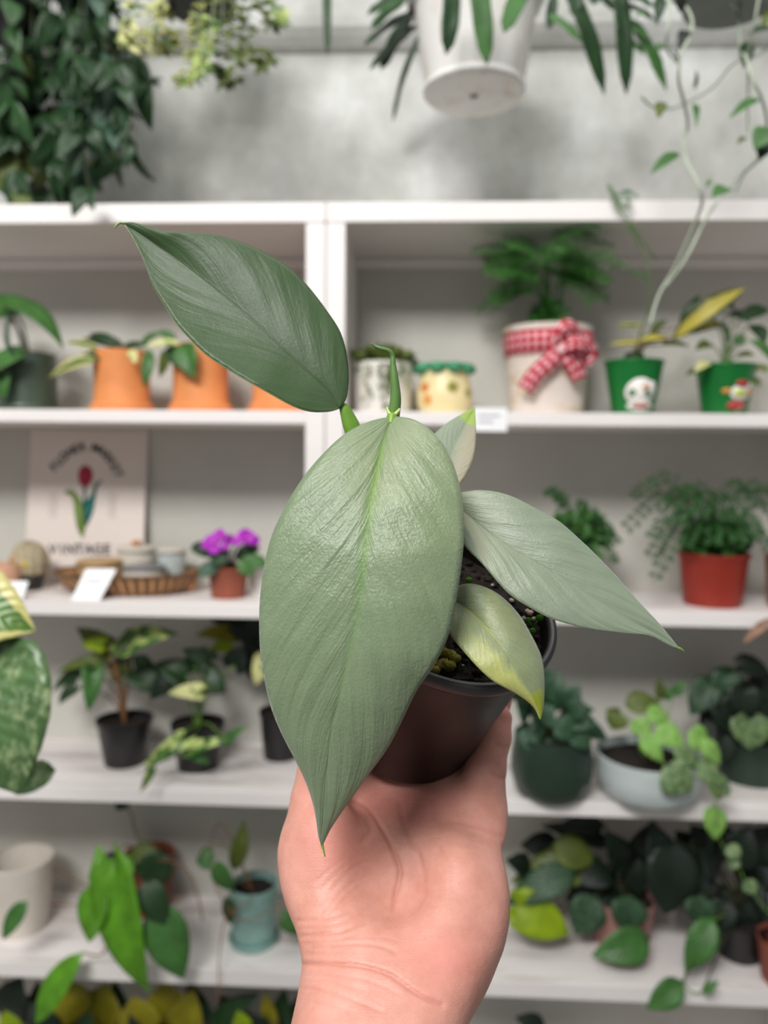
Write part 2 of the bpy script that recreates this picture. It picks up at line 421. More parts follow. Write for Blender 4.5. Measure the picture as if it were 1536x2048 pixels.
# ------------------------------------------------------------------ pots and plants
def spot(px, zs, py=None, Y=None):
    if py is not None:
        p = onZ(px, py, zs); return V((p.x, min(max(p.y, YF+0.03), YB-0.06), zs))
    p = onY(px, 800, Y); k = (zs-p.z)
    # keep the picture column at that height
    z_y = Y; v = ray(px, 1024); 
    yy = 925
    for _ in range(6):
        q = onY(px, yy, Y); yy += (q.z-zs)/max(1e-6, mpp(q))
    q = onY(px, yy, Y); return V((q.x, Y, zs))
def pot(parent, c, rt, rb, h, mat, soilmat='soil', lip=0.0, th=0.003, soil=True, saucer=None, fill=0.88, prof=None):
    c = V(c)
    if prof is None:
        prof = [(rb, 0)]
        if lip: prof += [(rt-lip*1.2, h-lip*3.5), (rt, h-lip*3.4), (rt, h)]
        else: prof += [(rt, h)]
    rt_, h_ = prof[-1]
    outer = [(0.0005, 0)] + prof
    # inside
    ins = [(rt_-th, h_)]
    zf = h_*fill
    for (r, hh) in reversed(prof):
        if hh < h_-1e-6 and hh > h_*0.25: ins.append((r-th if r-th > 0.002 else 0.002, hh))
    ins.append((max(0.003, prof[0][0]-th), h_*0.12)); ins.append((0.0005, h_*0.1))
    g = lathe(G(), outer+ins, c)
    o = obj('pot', g, mat, parent)
    e = o.modifiers.new('e', 'EDGE_SPLIT'); e.split_angle = math.radians(50)
    if saucer:
        rs, hs = saucer
        s_ = lathe(G(), [(0.0005, 0), (rs*0.9, 0), (rs, hs), (rs-0.002, hs), (rs*0.88, 0.003), (0.0005, 0.003)], c)
        obj('saucer', s_, mat, parent)
    if soil:
        # radius of the pot at the soil level
        rr = rt_
        for (a, b) in zip(prof[:-1], prof[1:]):
            if a[1] <= zf <= b[1] and b[1] > a[1]: rr = a[0]+(b[0]-a[0])*(zf-a[1])/(b[1]-a[1])
        gs = G(); rings = 6; n = 24; vs = [c+V((0, 0, zf+0.003))]; fs = []
        for j in range(1, rings+1):
            for i in range(n):
                t = 2*math.pi*i/n; r = (rr-th*0.9)*j/rings
                vs.append(c+V((math.cos(t)*r, math.sin(t)*r, zf+random.uniform(-0.0015, 0.0025))))
        for i in range(n): fs.append((0, 1+i, 1+(i+1) % n))
        for j in range(rings-1):
            for i in range(n):
                a = 1+j*n+i; b = 1+j*n+(i+1) % n; fs.append((a, a+n, b+n, b))
        gs.add(vs, fs); obj('soil', gs, soilmat, parent)
    return c+V((0, 0, zf))
def potted(name, label, cat, px, zs, top, bot, pytop, mat, py=None, Y=None, group=None, **k):
    """a potted plant standing on a shelf; top/bot widths and the rim's height as the photo shows them"""
    c = spot(px, zs, py, Y); s_ = mpp(c)
    t = thing(name, label, cat, c, group)
    q = onY(px, pytop, c.y - (0 if pytop < 925 else 0.0))
    h = max(0.02, q.z-zs)
    if isinstance(k.get('prof'), str):
        R = top*s_/2; k['prof'] = {'round': [(R*.7, 0), (R*.9, h*.12), (R*1.02, h*.4), (R*1.02, h*.62), (R*.93, h)], 'bowl': [(R*.62, 0), (R*.8, h*.08), (R*.95, h*.3), (R, h*.6), (R, h)]}[k['prof']]
    top_c = pot(t, c, top*s_/2, bot*s_/2, h, mat, **k)
    return t, c, top_c
def stem_to(parent, a, b, r, mat='stem_green', arch=0.3, name='stem'):
    a, b = V(a), V(b); mid = a.lerp(b, 0.5)+V((0, 0, (b-a).length*arch*0.5)) - V((b.x-a.x, b.y-a.y, 0))*0.12
    return obj(name, tube(G(), [a, mid, b], r, 7), mat, parent)
def plant_leaves(t, crown, leaves, mat, Y, stem='stem_green', r=0.0016, default=None, edge=True):
    """leaves: (base px, tip px, width px, material or None, dY base, dY tip, extra)"""
    for lf in leaves:
        b, tp, w = lf[0], lf[1], lf[2]; mt = lf[3] if len(lf) > 3 and lf[3] else mat
        d0 = lf[4] if len(lf) > 4 else random.uniform(-0.03, 0.02); d1 = lf[5] if len(lf) > 5 else random.uniform(-0.05, 0.0)
        ex = dict(default or {}); ex.update(lf[6] if len(lf) > 6 else {})
        d0 = max(min(Y+d0, YB-0.03), 0)-Y
        zs = t.location.z
        if edge and onY(tp[0], tp[1], Y+d0+d1).z < zs+.006: d0 = 1.388-Y; d1 = -.012      # hangs over the shelf edge
        elif edge and onY(b[0], b[1], Y+d0).z < zs+.004: d0 = 1.39-Y
        o = leafpx(t, mt, b, tp, w, Y+d0, d1, **ex)
        B = onY(b[0], b[1], Y+d0)
        if stem:
            a = V(crown)+V((random.uniform(-.006, .006), random.uniform(-.006, .006), -0.003))
            stem_to(t, a, B, r, stem)
def trail(t, cr, q, r, mat):
    P = [V(cr)]
    for (x, y, Y) in q:
        p = onY(x, y, Y)
        if p.z < t.location.z+.005: p = onY(x, y, 1.39)
        P.append(p)
    return obj('stem', tube(G(), P, r, 6), mat, t)
def bush(g, c, rad, n, size, shape='ovate', flat=0.6, out=0.6, up=0.3, wr=0.5, seg=3):
    c = V(c)
    for _ in range(n):
        d = V((random.gauss(0, 1), random.gauss(0, 1), random.gauss(0, 1))).normalized()
        k = random.random()**0.4
        p = c+V((d.x*rad[0], d.y*rad[1], d.z*rad[2]))*k
        q = (d*out+V((random.gauss(0, .6), random.gauss(0, .6), random.gauss(0, .6)+up))).normalized()
        s_ = size*random.uniform(0.6, 1.3)
        leafgeo(g, p, p+q*s_, s_*wr, nrm=V((random.gauss(0, .5), -0.6+random.gauss(0, .4), 0.8)), shape=shape, n=seg, mm=1, fold=0.2, droop=0.1)
    return g
def frond(g, pts, nl, ln, wd, plane=(0, 0, 1), tip=0.25, sub=0, thick=0.0008, rs=None, shape='lance'):
    P = catmull(pts, 8)
    rs = rs or random
    tube(g, P[::2] if len(P) > 6 else P, thick, 4, smooth=False)
    m_ = len(P)-1
    for i in range(nl):
        f = 0.12+0.88*i/nl; k = min(m_-1, int(f*m_)); p = P[k].lerp(P[k+1], f*m_-k)
        d = (P[k+1]-P[k]).normalized(); sd = d.cross(V(plane))
        if sd.length < 0.1: sd = d.orthogonal()
        sd.normalize()
        sc = (1-(1-tip)*f)*min(1, f*4+.4)
        for sg in (-1, 1):
            q = (sd*sg+d*0.5+V((rs.gauss(0, .15), rs.gauss(0, .15), rs.gauss(0, .15)))).normalized()
            L_ = ln*sc*rs.uniform(.8, 1.15)
            if sub:
                for s2 in range(sub):
                    f2 = (s2+1)/sub; pp = p+q*L_*f2
                    for s3 in (-1, 1):
                        e = (q*0.7+d*s3*0.8+V((rs.gauss(0, .2), rs.gauss(0, .2), rs.gauss(0, .2)))).normalized()
                        leafgeo(g, pp, pp+e*wd*1.6*(1.1-f2*.5), wd, nrm=plane, shape=shape, n=2, mm=1, fold=0.1, droop=0)
            else:
                leafgeo(g, p, p+q*L_, wd*sc, nrm=plane, shape=shape, n=3, mm=1, fold=0.1, droop=0.05)
    return g
# ================================================================== the held plant
def heroleaf_mat(name, base, mid, tipc=None, edge_y=None, rough=0.42, streak=0.5, sheen=0.25, midw=0.07, blush=None, veinb=0.35, spec=0.5):
    s = N(name); uv = s.co('UV'); sp = s.n('ShaderNodeSeparateXYZ'); s.l(uv, sp.inputs[0])
    us = s.math('SUBTRACT', s.math('MULTIPLY', sp.outputs[0], 2.0), 1.0); u = s.math('ABSOLUTE', us); t = sp.outputs[1]
    # lines that leave the midrib and run towards the tip
    q = s.math('SUBTRACT', t, s.math('MULTIPLY', s.math('POWER', u, 0.8), 0.42))
    cv = s.n('ShaderNodeCombineXYZ'); s.l(s.math('MULTIPLY', q, 15.0), cv.inputs[0]); s.l(s.math('MULTIPLY', us, 1.2), cv.inputs[1])
    vein = s.noise(cv.outputs[0], 1.6, 4, 0.6)
    fine = s.noise(s.scale(s.co(), (1, 1, 1)), 900, 2, 0.5)
    mott = s.noise(s.co(), 60, 4, 0.6)
    A = lin(base); D = tuple(x*0.88 for x in A[:3])+(1,); B = tuple(min(1, x*1.07) for x in A[:3])+(1,)
    col = s.ramp(s.math('ADD', s.math('MULTIPLY', vein, streak), s.math('MULTIPLY', mott, 1-streak)), [(0.32, D), (0.68, B)])
    mw = s.math('MULTIPLY', s.math('SUBTRACT', 1.12, t), midw)
    fm = s.n('ShaderNodeMapRange'); s.l(u, fm.inputs[0]); fm.inputs[1].default_value = 0.0; s.l(mw, fm.inputs[2]); fm.inputs[3].default_value = 1.0; fm.inputs[4].default_value = 0.0
    fade = s.ramp(t, [(0.0, (1, 1, 1, 1)), (0.3, (0.7, 0.7, 0.7, 1)), (0.5, (0.25, 0.25, 0.25, 1)), (0.95, (0.1, 0.1, 0.1, 1))])
    col = s.mix(s.math('MULTIPLY', fm.outputs[0], fade), col, lin(mid))
    if blush is not None:     # one paler half
        f = s.ramp(s.math('ADD', us, s.math('MULTIPLY', mott, 0.6)), [(0.25, (0, 0, 0, 1)), (0.8, (0.85, 0.85, 0.85, 1))])
        col = s.mix(f, col, lin(blush))
    if tipc is not None:
        f = s.ramp(s.math('ADD', t, s.math('MULTIPLY', mott, 0.3)), [(0.97, (0, 0, 0, 1)), (1.12, (1, 1, 1, 1))])
        col = s.mix(f, col, lin(tipc))
    if edge_y is not None:    # yellowing along the lower margin
        f = s.math('ADD', s.math('MULTIPLY', us, -1.0), s.math('MULTIPLY', mott, 0.7))
        f = s.math('MULTIPLY', s.ramp(s.math('ADD', f, s.math('MULTIPLY', s.noise(s.co(), 160, 4, 0.7), 0.5)), [(0.7, (0, 0, 0, 1)), (1.0, (1, 1, 1, 1))]), s.ramp(t, [(0.25, (0.1, 0.1, 0.1, 1)), (0.6, (0.6, 0.6, 0.6, 1))]))
        col = s.mix(f, col, lin(edge_y))
    hb = s.math('ADD', s.math('MULTIPLY', vein, 1.5), s.math('ADD', s.math('MULTIPLY', fine, 0.35), s.math('MULTIPLY', s.noise(s.co(), 260, 3), 0.35)))
    hb = s.math('SUBTRACT', hb, s.math('MULTIPLY', fm.outputs[0], 0.7))
    s.bump(hb, veinb, 0.0012)
    s.set(Base_Color=col, Roughness=rough, Specular_IOR_Level=spec, Sheen_Weight=sheen, Sheen_Roughness=0.5)
    s.translucent(col, 0.12); M[name] = s.m
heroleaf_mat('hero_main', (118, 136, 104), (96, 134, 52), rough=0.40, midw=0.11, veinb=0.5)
heroleaf_mat('hero_back_shaded', (62, 84, 52), (50, 70, 36), rough=0.42, midw=0.05, streak=0.6, sheen=0.0, veinb=0.2, spec=0.3)  # base colour lowered: the shade of this blade's tilt is painted in
heroleaf_mat('hero_side', (122, 135, 114), (98, 114, 86), rough=0.42, midw=0.05, streak=0.6, veinb=0.28)
heroleaf_mat('hero_small', (126, 138, 102), (136, 146, 70), (142, 156, 30), (190, 190, 100), rough=0.42, midw=0.1)
heroleaf_mat('hero_tiny', (130, 143, 120), (126, 138, 108), (140, 166, 70), None, rough=0.45, midw=0.04, blush=(150, 142, 118))
plain('leaf_rim', (176, 192, 132), 0.5, 0.05, 40)
plain('new_leaf', (92, 128, 66), 0.4, 0.1, 60)
plain('petiole', (106, 148, 50), 0.4, 0.1, 60)
plain('sheath', (170, 186, 112), 0.5, 0.06, 60)
s = N('water'); s.set(Base_Color=(1, 1, 1, 1), Roughness=0.02, Transmission_Weight=1.0, IOR=1.33); M['water'] = s.m
# nursery pot: black plastic
s = N('nursery_black'); f = s.noise(s.co(), 18, 3)
s.set(Base_Color=s.ramp(f, [(0.35, lin((13, 9, 10))), (0.7, lin((24, 16, 16)))]), Roughness=0.4, Specular_IOR_Level=0.4); M['nursery_black'] = s.m

P_RIM, P_BASE = W(905, 1202, .345), W(806, 1444, .395)
AX = (P_RIM-P_BASE).normalized(); PH = (P_RIM-P_BASE).length
PL = thing('potted_philodendron', 'silver-green broad-leaved philodendron in a black nursery pot held in the hand', 'potted plant', P_BASE)
RR, RB = 0.0487, 0.0370
lipd = 0.0062
prof = [(0.0004, 0), (RB-.002, 0), (RB, 0.002), (RR-0.0035, PH-lipd), (RR-0.0012, PH-lipd+0.0006), (RR-0.0004, PH-0.001), (RR-0.001, PH), (RR-0.0024, PH), (RR-0.0035, PH-0.003), (RR-0.006, PH-0.02), (RB, 0.006), (0.0004, 0.005)]
po = obj('pot', lathe(G(), prof, P_BASE, AX, 96), 'nursery_black', PL)
e_ = po.modifiers.new('e', 'EDGE_SPLIT'); e_.split_angle = math.radians(60)
plain('rim_black_lit', (46, 46, 48), 0.38, 0.06, 40)  # same plastic as the pot, greyed to paint the rim's highlight band
rp = [(RR-.0030, PH-lipd-.0004), (RR+.0002, PH-lipd+.0002), (RR+.0008, PH-lipd+.002), (RR+.0008, PH-.001), (RR+.0002, PH+.0003), (RR-.0022, PH+.0003), (RR-.0030, PH-.001), (RR-.0034, PH-.004)]
obj('rim', lathe(G(), rp, P_BASE, AX, 96), 'rim_black_lit', PL)
# soil surface: rough disc of crumbs
e1 = AX.orthogonal().normalized(); e2 = AX.cross(e1)
SOILC = P_BASE+AX*(PH-0.0085)
gs = G(); vs = [SOILC]; fs = []; rings, n = 26, 90
for j in range(1, rings+1):
    for i in range(n):
        t = 2*math.pi*i/n; r = (RR-0.004)*j/rings
        vs.append(SOILC+(e1*math.cos(t)+e2*math.sin(t))*r+AX*(random.gauss(0, 0.0008)+0.002*math.sin(r*160+t*3)*(1-j/rings)))
for i in range(n): fs.append((0, 1+i, 1+(i+1) % n))
for j in range(rings-1):
    for i in range(n):
        a = 1+j*n+i; b = 1+j*n+(i+1) % n; fs.append((a, a+n, b+n, b))
gs.add(vs, fs)
for _ in range(420):
    t = random.uniform(0, 6.283); r = (RR-0.006)*math.sqrt(random.random())
    c = SOILC+(e1*math.cos(t)+e2*math.sin(t))*r+AX*0.0008
    ball(gs, c, random.uniform(0.0006, 0.0019), 6, sc=(1.5, 0.8, 0.8), jit=0.35)
obj('soil', gs, 'soil', PL)
def on_soil(x, y, lift=0.001):
    d = ray(x, y); k = (SOILC+AX*lift-EYE).dot(AX)/d.dot(AX); return EYE+d*k
for (x, y, r) in ((1023, 1201, .0011), (1060, 1226, .0013), (1068, 1238, .0010), (1047, 1238, .0013), (1055, 1222, .0010), (926, 1331, .0005), (1003, 1203, .0007), (985, 1170, .0006)):
    obj('perlite_grain', ball(G(), on_soil(x, y, 0.0015), r, 9, jit=0.2, sc=(1.2, 1, 1)), 'perlite', PL)
for pts in (((875, 1302), (888, 1305), (900, 1310), (908, 1316)), ((869, 1340), (874, 1332), (888, 1328), (900, 1332))):
    g = G()
    for (x, y) in pts: ball(g, on_soil(x, y, 0.003), 0.0024, 10, jit=0.22, sc=(1.2, .9, .9))
    obj('moss_clump', g, 'dry_moss', PL)
S0 = on_soil(1066, 1256, 0.0)
for (x, y, w) in ((1056, 1240, 13), (1079, 1236, 17), (1064, 1262, 15), (938, 1160, 14)):
    g = G()
    p = on_soil(x, y, 0.006); k = w*mpp(p)/2
    vs = [p]+[p+(RT*math.cos(t*.5236)+(UP*.8-FW*.5)*math.sin(t*.5236))*k for t in range(12)]
    g.add(vs, [(0, 1+i, 1+(i+1) % 12) for i in range(12)])
    tube(g, [(S0 if x > 1000 else on_soil(x, y+8, 0)), p-FW*-0.0005], 0.0003, 5, smooth=False)
    obj('seedling', g, 'leaf_bright', PL, solid=0.0003)

def resample(pts, n):
    P = [V((p[0], p[1], p[2] if len(p) > 2 else 0)) for p in pts]
    P = catmull(P, 8); D = [0]
    for a, b in zip(P, P[1:]): D.append(D[-1]+(b-a).length)
    out = []; k = 0
    for i in range(n+1):
        s_ = D[-1]*i/n
        while k < len(D)-2 and D[k+1] < s_: k += 1
        f = (s_-D[k])/max(1e-9, D[k+1]-D[k]); out.append(P[k].lerp(P[k+1], f))
    return out
def hero_leaf(left, mid, right, dmid, dl, dr, bulge=(0.0, 0.0), n=72, mm=14, mat='hero_main', wave=0.0, label=None):
    """left edge, midrib and right edge of a blade, with the depth of each along its length"""
    Lp, Mp, Rp = resample(left, n), resample(mid, n), resample(right, n)
    xs = [i/(len(dmid)-1) for i in range(len(dmid))]
    g = G(); vs = []; uvs = []; fs = []; cols = 2*mm+1
    sm = lambda t, a: interp(t, [i/(len(a)-1) for i in range(len(a))], a)
    for i in range(n+1):
        t = i/n; d = sm(t, dmid)
        m3 = W(Mp[i].x, Mp[i].y, d); l3 = W(Lp[i].x, Lp[i].y, d+sm(t, dl)); r3 = W(Rp[i].x, Rp[i].y, d+sm(t, dr))
        for j in range(cols):
            u = (j-mm)/mm; k = abs(u); E_ = l3 if u < 0 else r3
            p = m3.lerp(E_, k)
            b = bulge[0] if u < 0 else bulge[1]
            env = math.sin(math.pi*min(1, max(0, t*0.98+0.01)))**0.7
            p = p-FW*(b*4*k*(1-k)*env)
            if wave: p = p-FW*(wave*math.sin((t-0.42*k**0.8)*46+u)*k*(1-k)*4*env)
            vs.append(p); uvs.append((u*.5+.5, t))
    # smooth the depth knots along the blade
    A = np.array([tuple(v) for v in vs]).reshape(n+1, cols, 3)
    for _ in range(3): A[1:-1] = (A[:-2]+2*A[1:-1]+A[2:])/4
    vs = [tuple(x) for x in A.reshape(-1, 3)]
    for i in range(n):
        for j in range(cols-1):
            k = i*cols+j; fs.append((k, k+1, k+cols+1, k+cols))
    g.add(vs, fs, uvs)
    return obj('leaf', g, [mat, 'leaf_rim'], PL, solid=0.00065, rim=1, label=label)
# largest blade, hanging towards the viewer
aL = [(783,834),(740,843),(690,868),(640,915),(600,965),(565,1025),(541,1080),(526,1150),(519,1230),(523,1320),(540,1405),(563,1465),(590,1517),(611,1559),(627,1606),(634,1642),(638,1674),(644,1690)]
aM = [(783,834),(765,888),(751,953),(742,1002),(733,1067),(725,1132),(719,1195),(710,1249),(695,1318),(680,1390),(665,1450),(656,1520),(648,1600),(644,1660),(644,1690)]
aR = [(783,834),(820,837),(850,852),(880,880),(905,925),(921,980),(928,1040),(925,1110),(912,1200),(895,1275),(863,1338),(833,1380),(780,1487),(731,1555),(686,1619),(662,1654),(650,1677),(644,1690)]
lfA = hero_leaf(aL, aM, aR, [.318, .304, .294, .288, .285, .284, .285, .288, .292, .297],
          [.0, .006, .010, .011, .010, .008, .006, .004, .002, 0], [0, .003, .004, .003, .002, .0015, .003, .004, .002, 0],
          bulge=(.0020, .0030), n=130, mat='hero_main', wave=.0004, label='large silver-green blade hanging to the front')
tl = [W(644,1689,.297), W(647,1700,.2965), W(650,1713,.296)]
obj('leaf_tip', tube(G(), tl, [.0007, .0004, .0003], 6), 'petiole', PL)
# upper left blade, held flat and pointing left
bT = [(678,817),(692,802),(697,758),(693,708),(681,664),(664,637),(640,603),(610,566),(576,533),(538,510),(498,491),(437,472),(389,467),(325,462),(291,452),(261,443),(247,447)]
bM = [(678,817),(664,790),(640,765),(606,735),(538,670),(481,620),(410,562),(352,518),(301,481),(270,461),(247,447)]
bB = [(678,817),(670,822),(650,824),(616,823),(579,809),(538,786),(488,758),(450,735),(410,708),(376,674),(352,647),(329,610),(308,576),(296,545),(285,515),(268,479),(255,458),(247,447)]
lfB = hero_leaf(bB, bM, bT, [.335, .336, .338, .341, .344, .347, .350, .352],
          [0, -.007, -.011, -.011, -.010, -.007, -.003, 0], [0, .004, .007, .008, .006, .002, -.004, 0], bulge=(-.001, .0018), mat='hero_back_shaded', wave=.0002, label='darker blade pointing up to the side')
obj('leaf_tip', tube(G(), [W(249,447,.352), W(240,446,.352), W(231,453,.3515), W(229,457,.351)], [.0006,.0005,.0004,.0003], 6), 'stem_green', PL)
# right blade
cT = [(893,1003),(905,990),(924,985),(948,981),(982,982),(1024,993),(1069,1016),(1115,1041),(1152,1073),(1190,1109),(1228,1148),(1266,1192),(1292,1220),(1318,1248),(1340,1275),(1357,1297)]
cM = [(893,1003),(929,1024),(971,1059),(1031,1101),(1107,1144),(1183,1193),(1254,1237),(1311,1268),(1340,1285),(1357,1297)]
cB = [(893,1003),(896,1045),(930,1093),(963,1126),(990,1158),(1020,1190),(1054,1212),(1092,1233),(1122,1244),(1179,1258),(1235,1265),(1273,1268),(1300,1270),(1322,1282),(1342,1292),(1357,1297)]
lfC = hero_leaf(cB, cM, cT, [.326, .318, .311, .306, .302, .299, .297, .296], [0, -.003, -.006, -.007, -.006, -.004, -.002, 0], [0, .004, .007, .008, .008, .006, .002, 0],
          bulge=(.0012, .0014), mat='hero_side', wave=.0003, label='long pale grey-green blade on the right of the pot')
obj('leaf_tip', tube(G(), [W(1355,1296,.296), W(1361,1298,.296), W(1368,1303,.296)], [.0007, .0006, .0003], 6), 'stem_green', PL)
# small yellowing blade over the rim
dT = [(903,1200),(908,1184),(914,1172),(930,1167),(956,1170),(986,1182),(1016,1205),(1043,1237),(1062,1271),(1081,1309),(1088,1343),(1088,1384),(1085,1422),(1080,1438)]
dM = [(903,1200),(918,1205),(945,1227),(971,1254),(1005,1297),(1035,1340),(1060,1378),(1073,1408),(1080,1438)]
dB = [(903,1200),(893,1225),(894,1252),(901,1271),(922,1297),(956,1335),(986,1362),(1020,1380),(1047,1396),(1066,1411),(1075,1424),(1080,1438)]
hero_leaf(dB, dM, dT, [.316, .306, .299, .294, .292, .292, .294], [0, -.002, -.003, -.003, -.002, 0, 0], [0, .006, .009, .010, .008, .004, 0],
          bulge=(.0012, .0022), n=48, mm=10, mat='hero_small', wave=.0002, label='small blade yellowing at its tip and lower edge')
# little blade behind
eL = [(878,1000),(862,950),(858,900),(866,872),(894,847),(920,831),(938,821),(949,816)]
eM = [(878,1000),(884,960),(897,920),(915,880),(935,845),(949,816)]
eR = [(878,1000),(900,985),(920,969),(939,937),(949,907),(952,868),(951,842),(949,816)]
hero_leaf(eL, eM, eR, [.345, .350, .356, .362, .368], [0, .002, .003, .003, 0], [0, -.004, -.006, -.004, 0], bulge=(.001, .001), n=40, mm=9, mat='hero_tiny', label='little upright blade behind the largest one')
# stem, petioles, new rolled leaf
crown = on_soil(872, 1190, 0)
APX = W(787, 842, .3245)
obj('stem', tube(G(), [crown-AX*.004, W(845,1080,.345), W(812,960,.337), W(792,880,.3275), APX], [.0042, .0040, .0036, .0032, .0028], 12), 'petiole', PL)
g = G(); tube(g, [W(786,838,.3235), W(791,800,.3225), W(789,760,.322), W(786,730,.322), W(785,712,.322), W(778,702,.3215), W(762,697,.321), W(750,692,.321), W(742,686,.3205)],
              [.0027, .0024, .0018, .0013, .0010, .0009, .0008, .0006, .0002], 14)
obj('new_leaf', g, 'new_leaf', PL, label='tightly rolled new leaf')
obj('sheath', tube(G(), [W(774,815,.3200), W(778,826,.3185), W(787,831,.3182), W(796,823,.3190), W(799,818,.3205)], [.0005, .0008, .0010, .0008, .0005], 8), 'sheath', PL)
obj('petiole', tube(G(), [W(785,838,.3190), W(784,836,.3185), W(782,850,.3160)], [.0022, .0024, .0014], 10), 'petiole', PL)
obj('petiole', tube(G(), [W(679,806,.337), W(690,820,.338), W(702,850,.339), W(722,900,.340), W(775,960,.340), W(812,1000,.339)], [.0012, .0027, .0040, .0040, .0036, .0032], 12, flat=0.75), 'petiole', PL, label='bright green winged petiole')
obj('petiole', tube(G(), [W(894,1004,.326), W(880,1010,.332), W(855,1080,.338), crown], [.0016, .0024, .0028, .003], 10), 'petiole', PL)
obj('petiole', tube(G(), [W(905,1200,.316), W(890,1195,.325), W(872,1200,.338), crown], [.0013, .002, .0024, .003], 10), 'petiole', PL)
obj('petiole', tube(G(), [W(879,998,.3455), W(868,1060,.348), crown], [.0013, .002, .003], 10), 'petiole', PL)
def droplet(px, py, d, rx, ry, up=0.35):
    dg = bpy.context.evaluated_depsgraph_get()
    c = W(px, py, d); g = G(); k = mpp(c)
    n = 20; vs = []; fs = []
    for j in range(7):
        a = math.pi/2*j/6
        for i in range(n):
            t = 6.2832*i/n
            vs.append(c+RT*(math.cos(t)*rx*k*math.cos(a))+UP*(math.sin(t)*ry*k*math.cos(a))-FW*(math.sin(a)*rx*k*up))
    for j in range(6):
        for i in range(n): fs.append((j*n+i, j*n+(i+1) % n, (j+1)*n+(i+1) % n, (j+1)*n+i))
    g.add(vs, fs); obj('water_drop', g, 'water', PL)
droplet(350, 505, .3505, 10.5, 14)

# ================================================================== the hand
def cc(px, py, d): return np.array([(px-768)/F*d, (1024-py)/F*d, d], np.float32)
RES = 0.0009
lo = np.array([-.060, -.262, .255]); hi = np.array([.085, -.072, .470])
nx, ny, nz = [int((hi[i]-lo[i])/RES)+1 for i in range(3)]
X = (lo[0]+np.arange(nx, dtype=np.float32)*RES)[:, None, None]
Y = (lo[1]+np.arange(ny, dtype=np.float32)*RES)[None, :, None]
Z = (lo[2]+np.arange(nz, dtype=np.float32)*RES)[None, None, :]
PX = 768+X/Z*F; PY = 1024-Y/Z*F
rows = np.array([1480, 1520, 1548, 1604, 1661, 1718, 1748, 1812, 1869, 1906, 1929, 1944, 1989, 2048, 2200, 2400], np.float32)
left = np.array([640, 622, 604, 588, 578, 575, 575, 582, 594, 601, 604, 602, 595, 582, 545, 500], np.float32)
rrow = np.array([1480, 1540, 1597, 1661, 1718, 1786, 1842, 1899, 1963, 2016, 2048, 2200, 2400], np.float32)
right = np.array([985, 1000, 1006, 1003, 1003, 1003, 998, 986, 966, 947, 937, 905, 880], np.float32)
drow = np.array([1480, 1540, 1580, 1620, 1700, 1800, 1930, 2048, 2200, 2400], np.float32)
dcv = np.array([.412, .391, .3795, .3685, .350, .3335, .316, .304, .292, .28], np.float32)
hv = np.array([.008, .0095, .0105, .0120, .0145, .0165, .0190, .0225, .026, .029], np.float32)
xl = np.interp(PY, rows, left); xr = np.interp(PY, rrow, right)
dc = np.interp(PY, drow, dcv); hh = np.interp(PY, drow, hv)
uu = (2*PX-xl-xr)/(xr-xl)
# the palm is hollow in the middle and full at both heels
hol = np.exp(-((PX-805)/75)**2)*np.exp(-((PY-1680)/125)**2)
ff = (np.abs(uu)**2.5+np.abs((Z-dc)/hh)**2.3)**(1/2.4)-1
fld = (ff*np.minimum(hh, 0.02)).astype(np.float32)
fld = np.maximum(fld, (PY.astype(np.float32)-2330)*-1e9*0-1)  # keep dtype
topcut = ((1535-PY)*Z/F).astype(np.float32)
fld = np.maximum(fld, topcut)
del uu, ff, xl, xr, hh
def smin(a, b, k):
    h = np.clip(0.5+0.5*(b-a)/k, 0, 1); return b+(a-b)*h-k*h*(1-h)
def cone(a, b, ra, rb):
    ba = b-a; L2 = float(ba@ba)
    t = np.clip(((X-a[0])*ba[0]+(Y-a[1])*ba[1]+(Z-a[2])*ba[2])/L2, 0, 1)
    return np.sqrt((X-a[0]-t*ba[0])**2+(Y-a[1]-t*ba[1])**2+(Z-a[2]-t*ba[2])**2)-(ra+t*(rb-ra))
def ell(c, r, rot=0.0):
    ca, sa = math.cos(rot), math.sin(rot); x = (X-c[0]); y = (Y-c[1])
    k = np.sqrt(((x*ca+y*sa)/r[0])**2+((y*ca-x*sa)/r[1])**2+((Z-c[2])/r[2])**2)
    return (k-1)*min(r)
def chain(pts, rs, k=0.003):
    f = None
    for a, b, ra, rb in zip(pts, pts[1:], rs, rs[1:]):
        q = cone(a, b, ra, rb); f = q if f is None else smin(f, q, k)
    return f
# thenar and hypothenar pads, pads below the fingers
fld = smin(fld, ell(cc(667, 1735, .343), (.0195, .0310, .0165), 0.20), .010)
fld = smin(fld, ell(cc(893, 1835, .3335), (.0188, .0300, .0155), 0.06), .016)
fld = smin(fld, ell(cc(880, 1905, .322), (.0150, .0200, .0165), 0.15), .010)
fld = smin(fld, ell(cc(922, 1665, .3655), (.0150, .0200, .0108)), .010)
fld = smin(fld, ell(cc(845, 1620, .369), (.0150, .0110, .0100)), .009)
# hollow of the palm
hollow = ell(cc(803, 1662, .3245), (.0140, .0300, .0120), -0.15)
k_ = .018; h_ = np.clip(0.5-0.5*(fld+hollow)/k_, 0, 1); fld = (fld+(-hollow-fld)*h_+k_*h_*(1-h_)).astype(np.float32); del hollow, h_
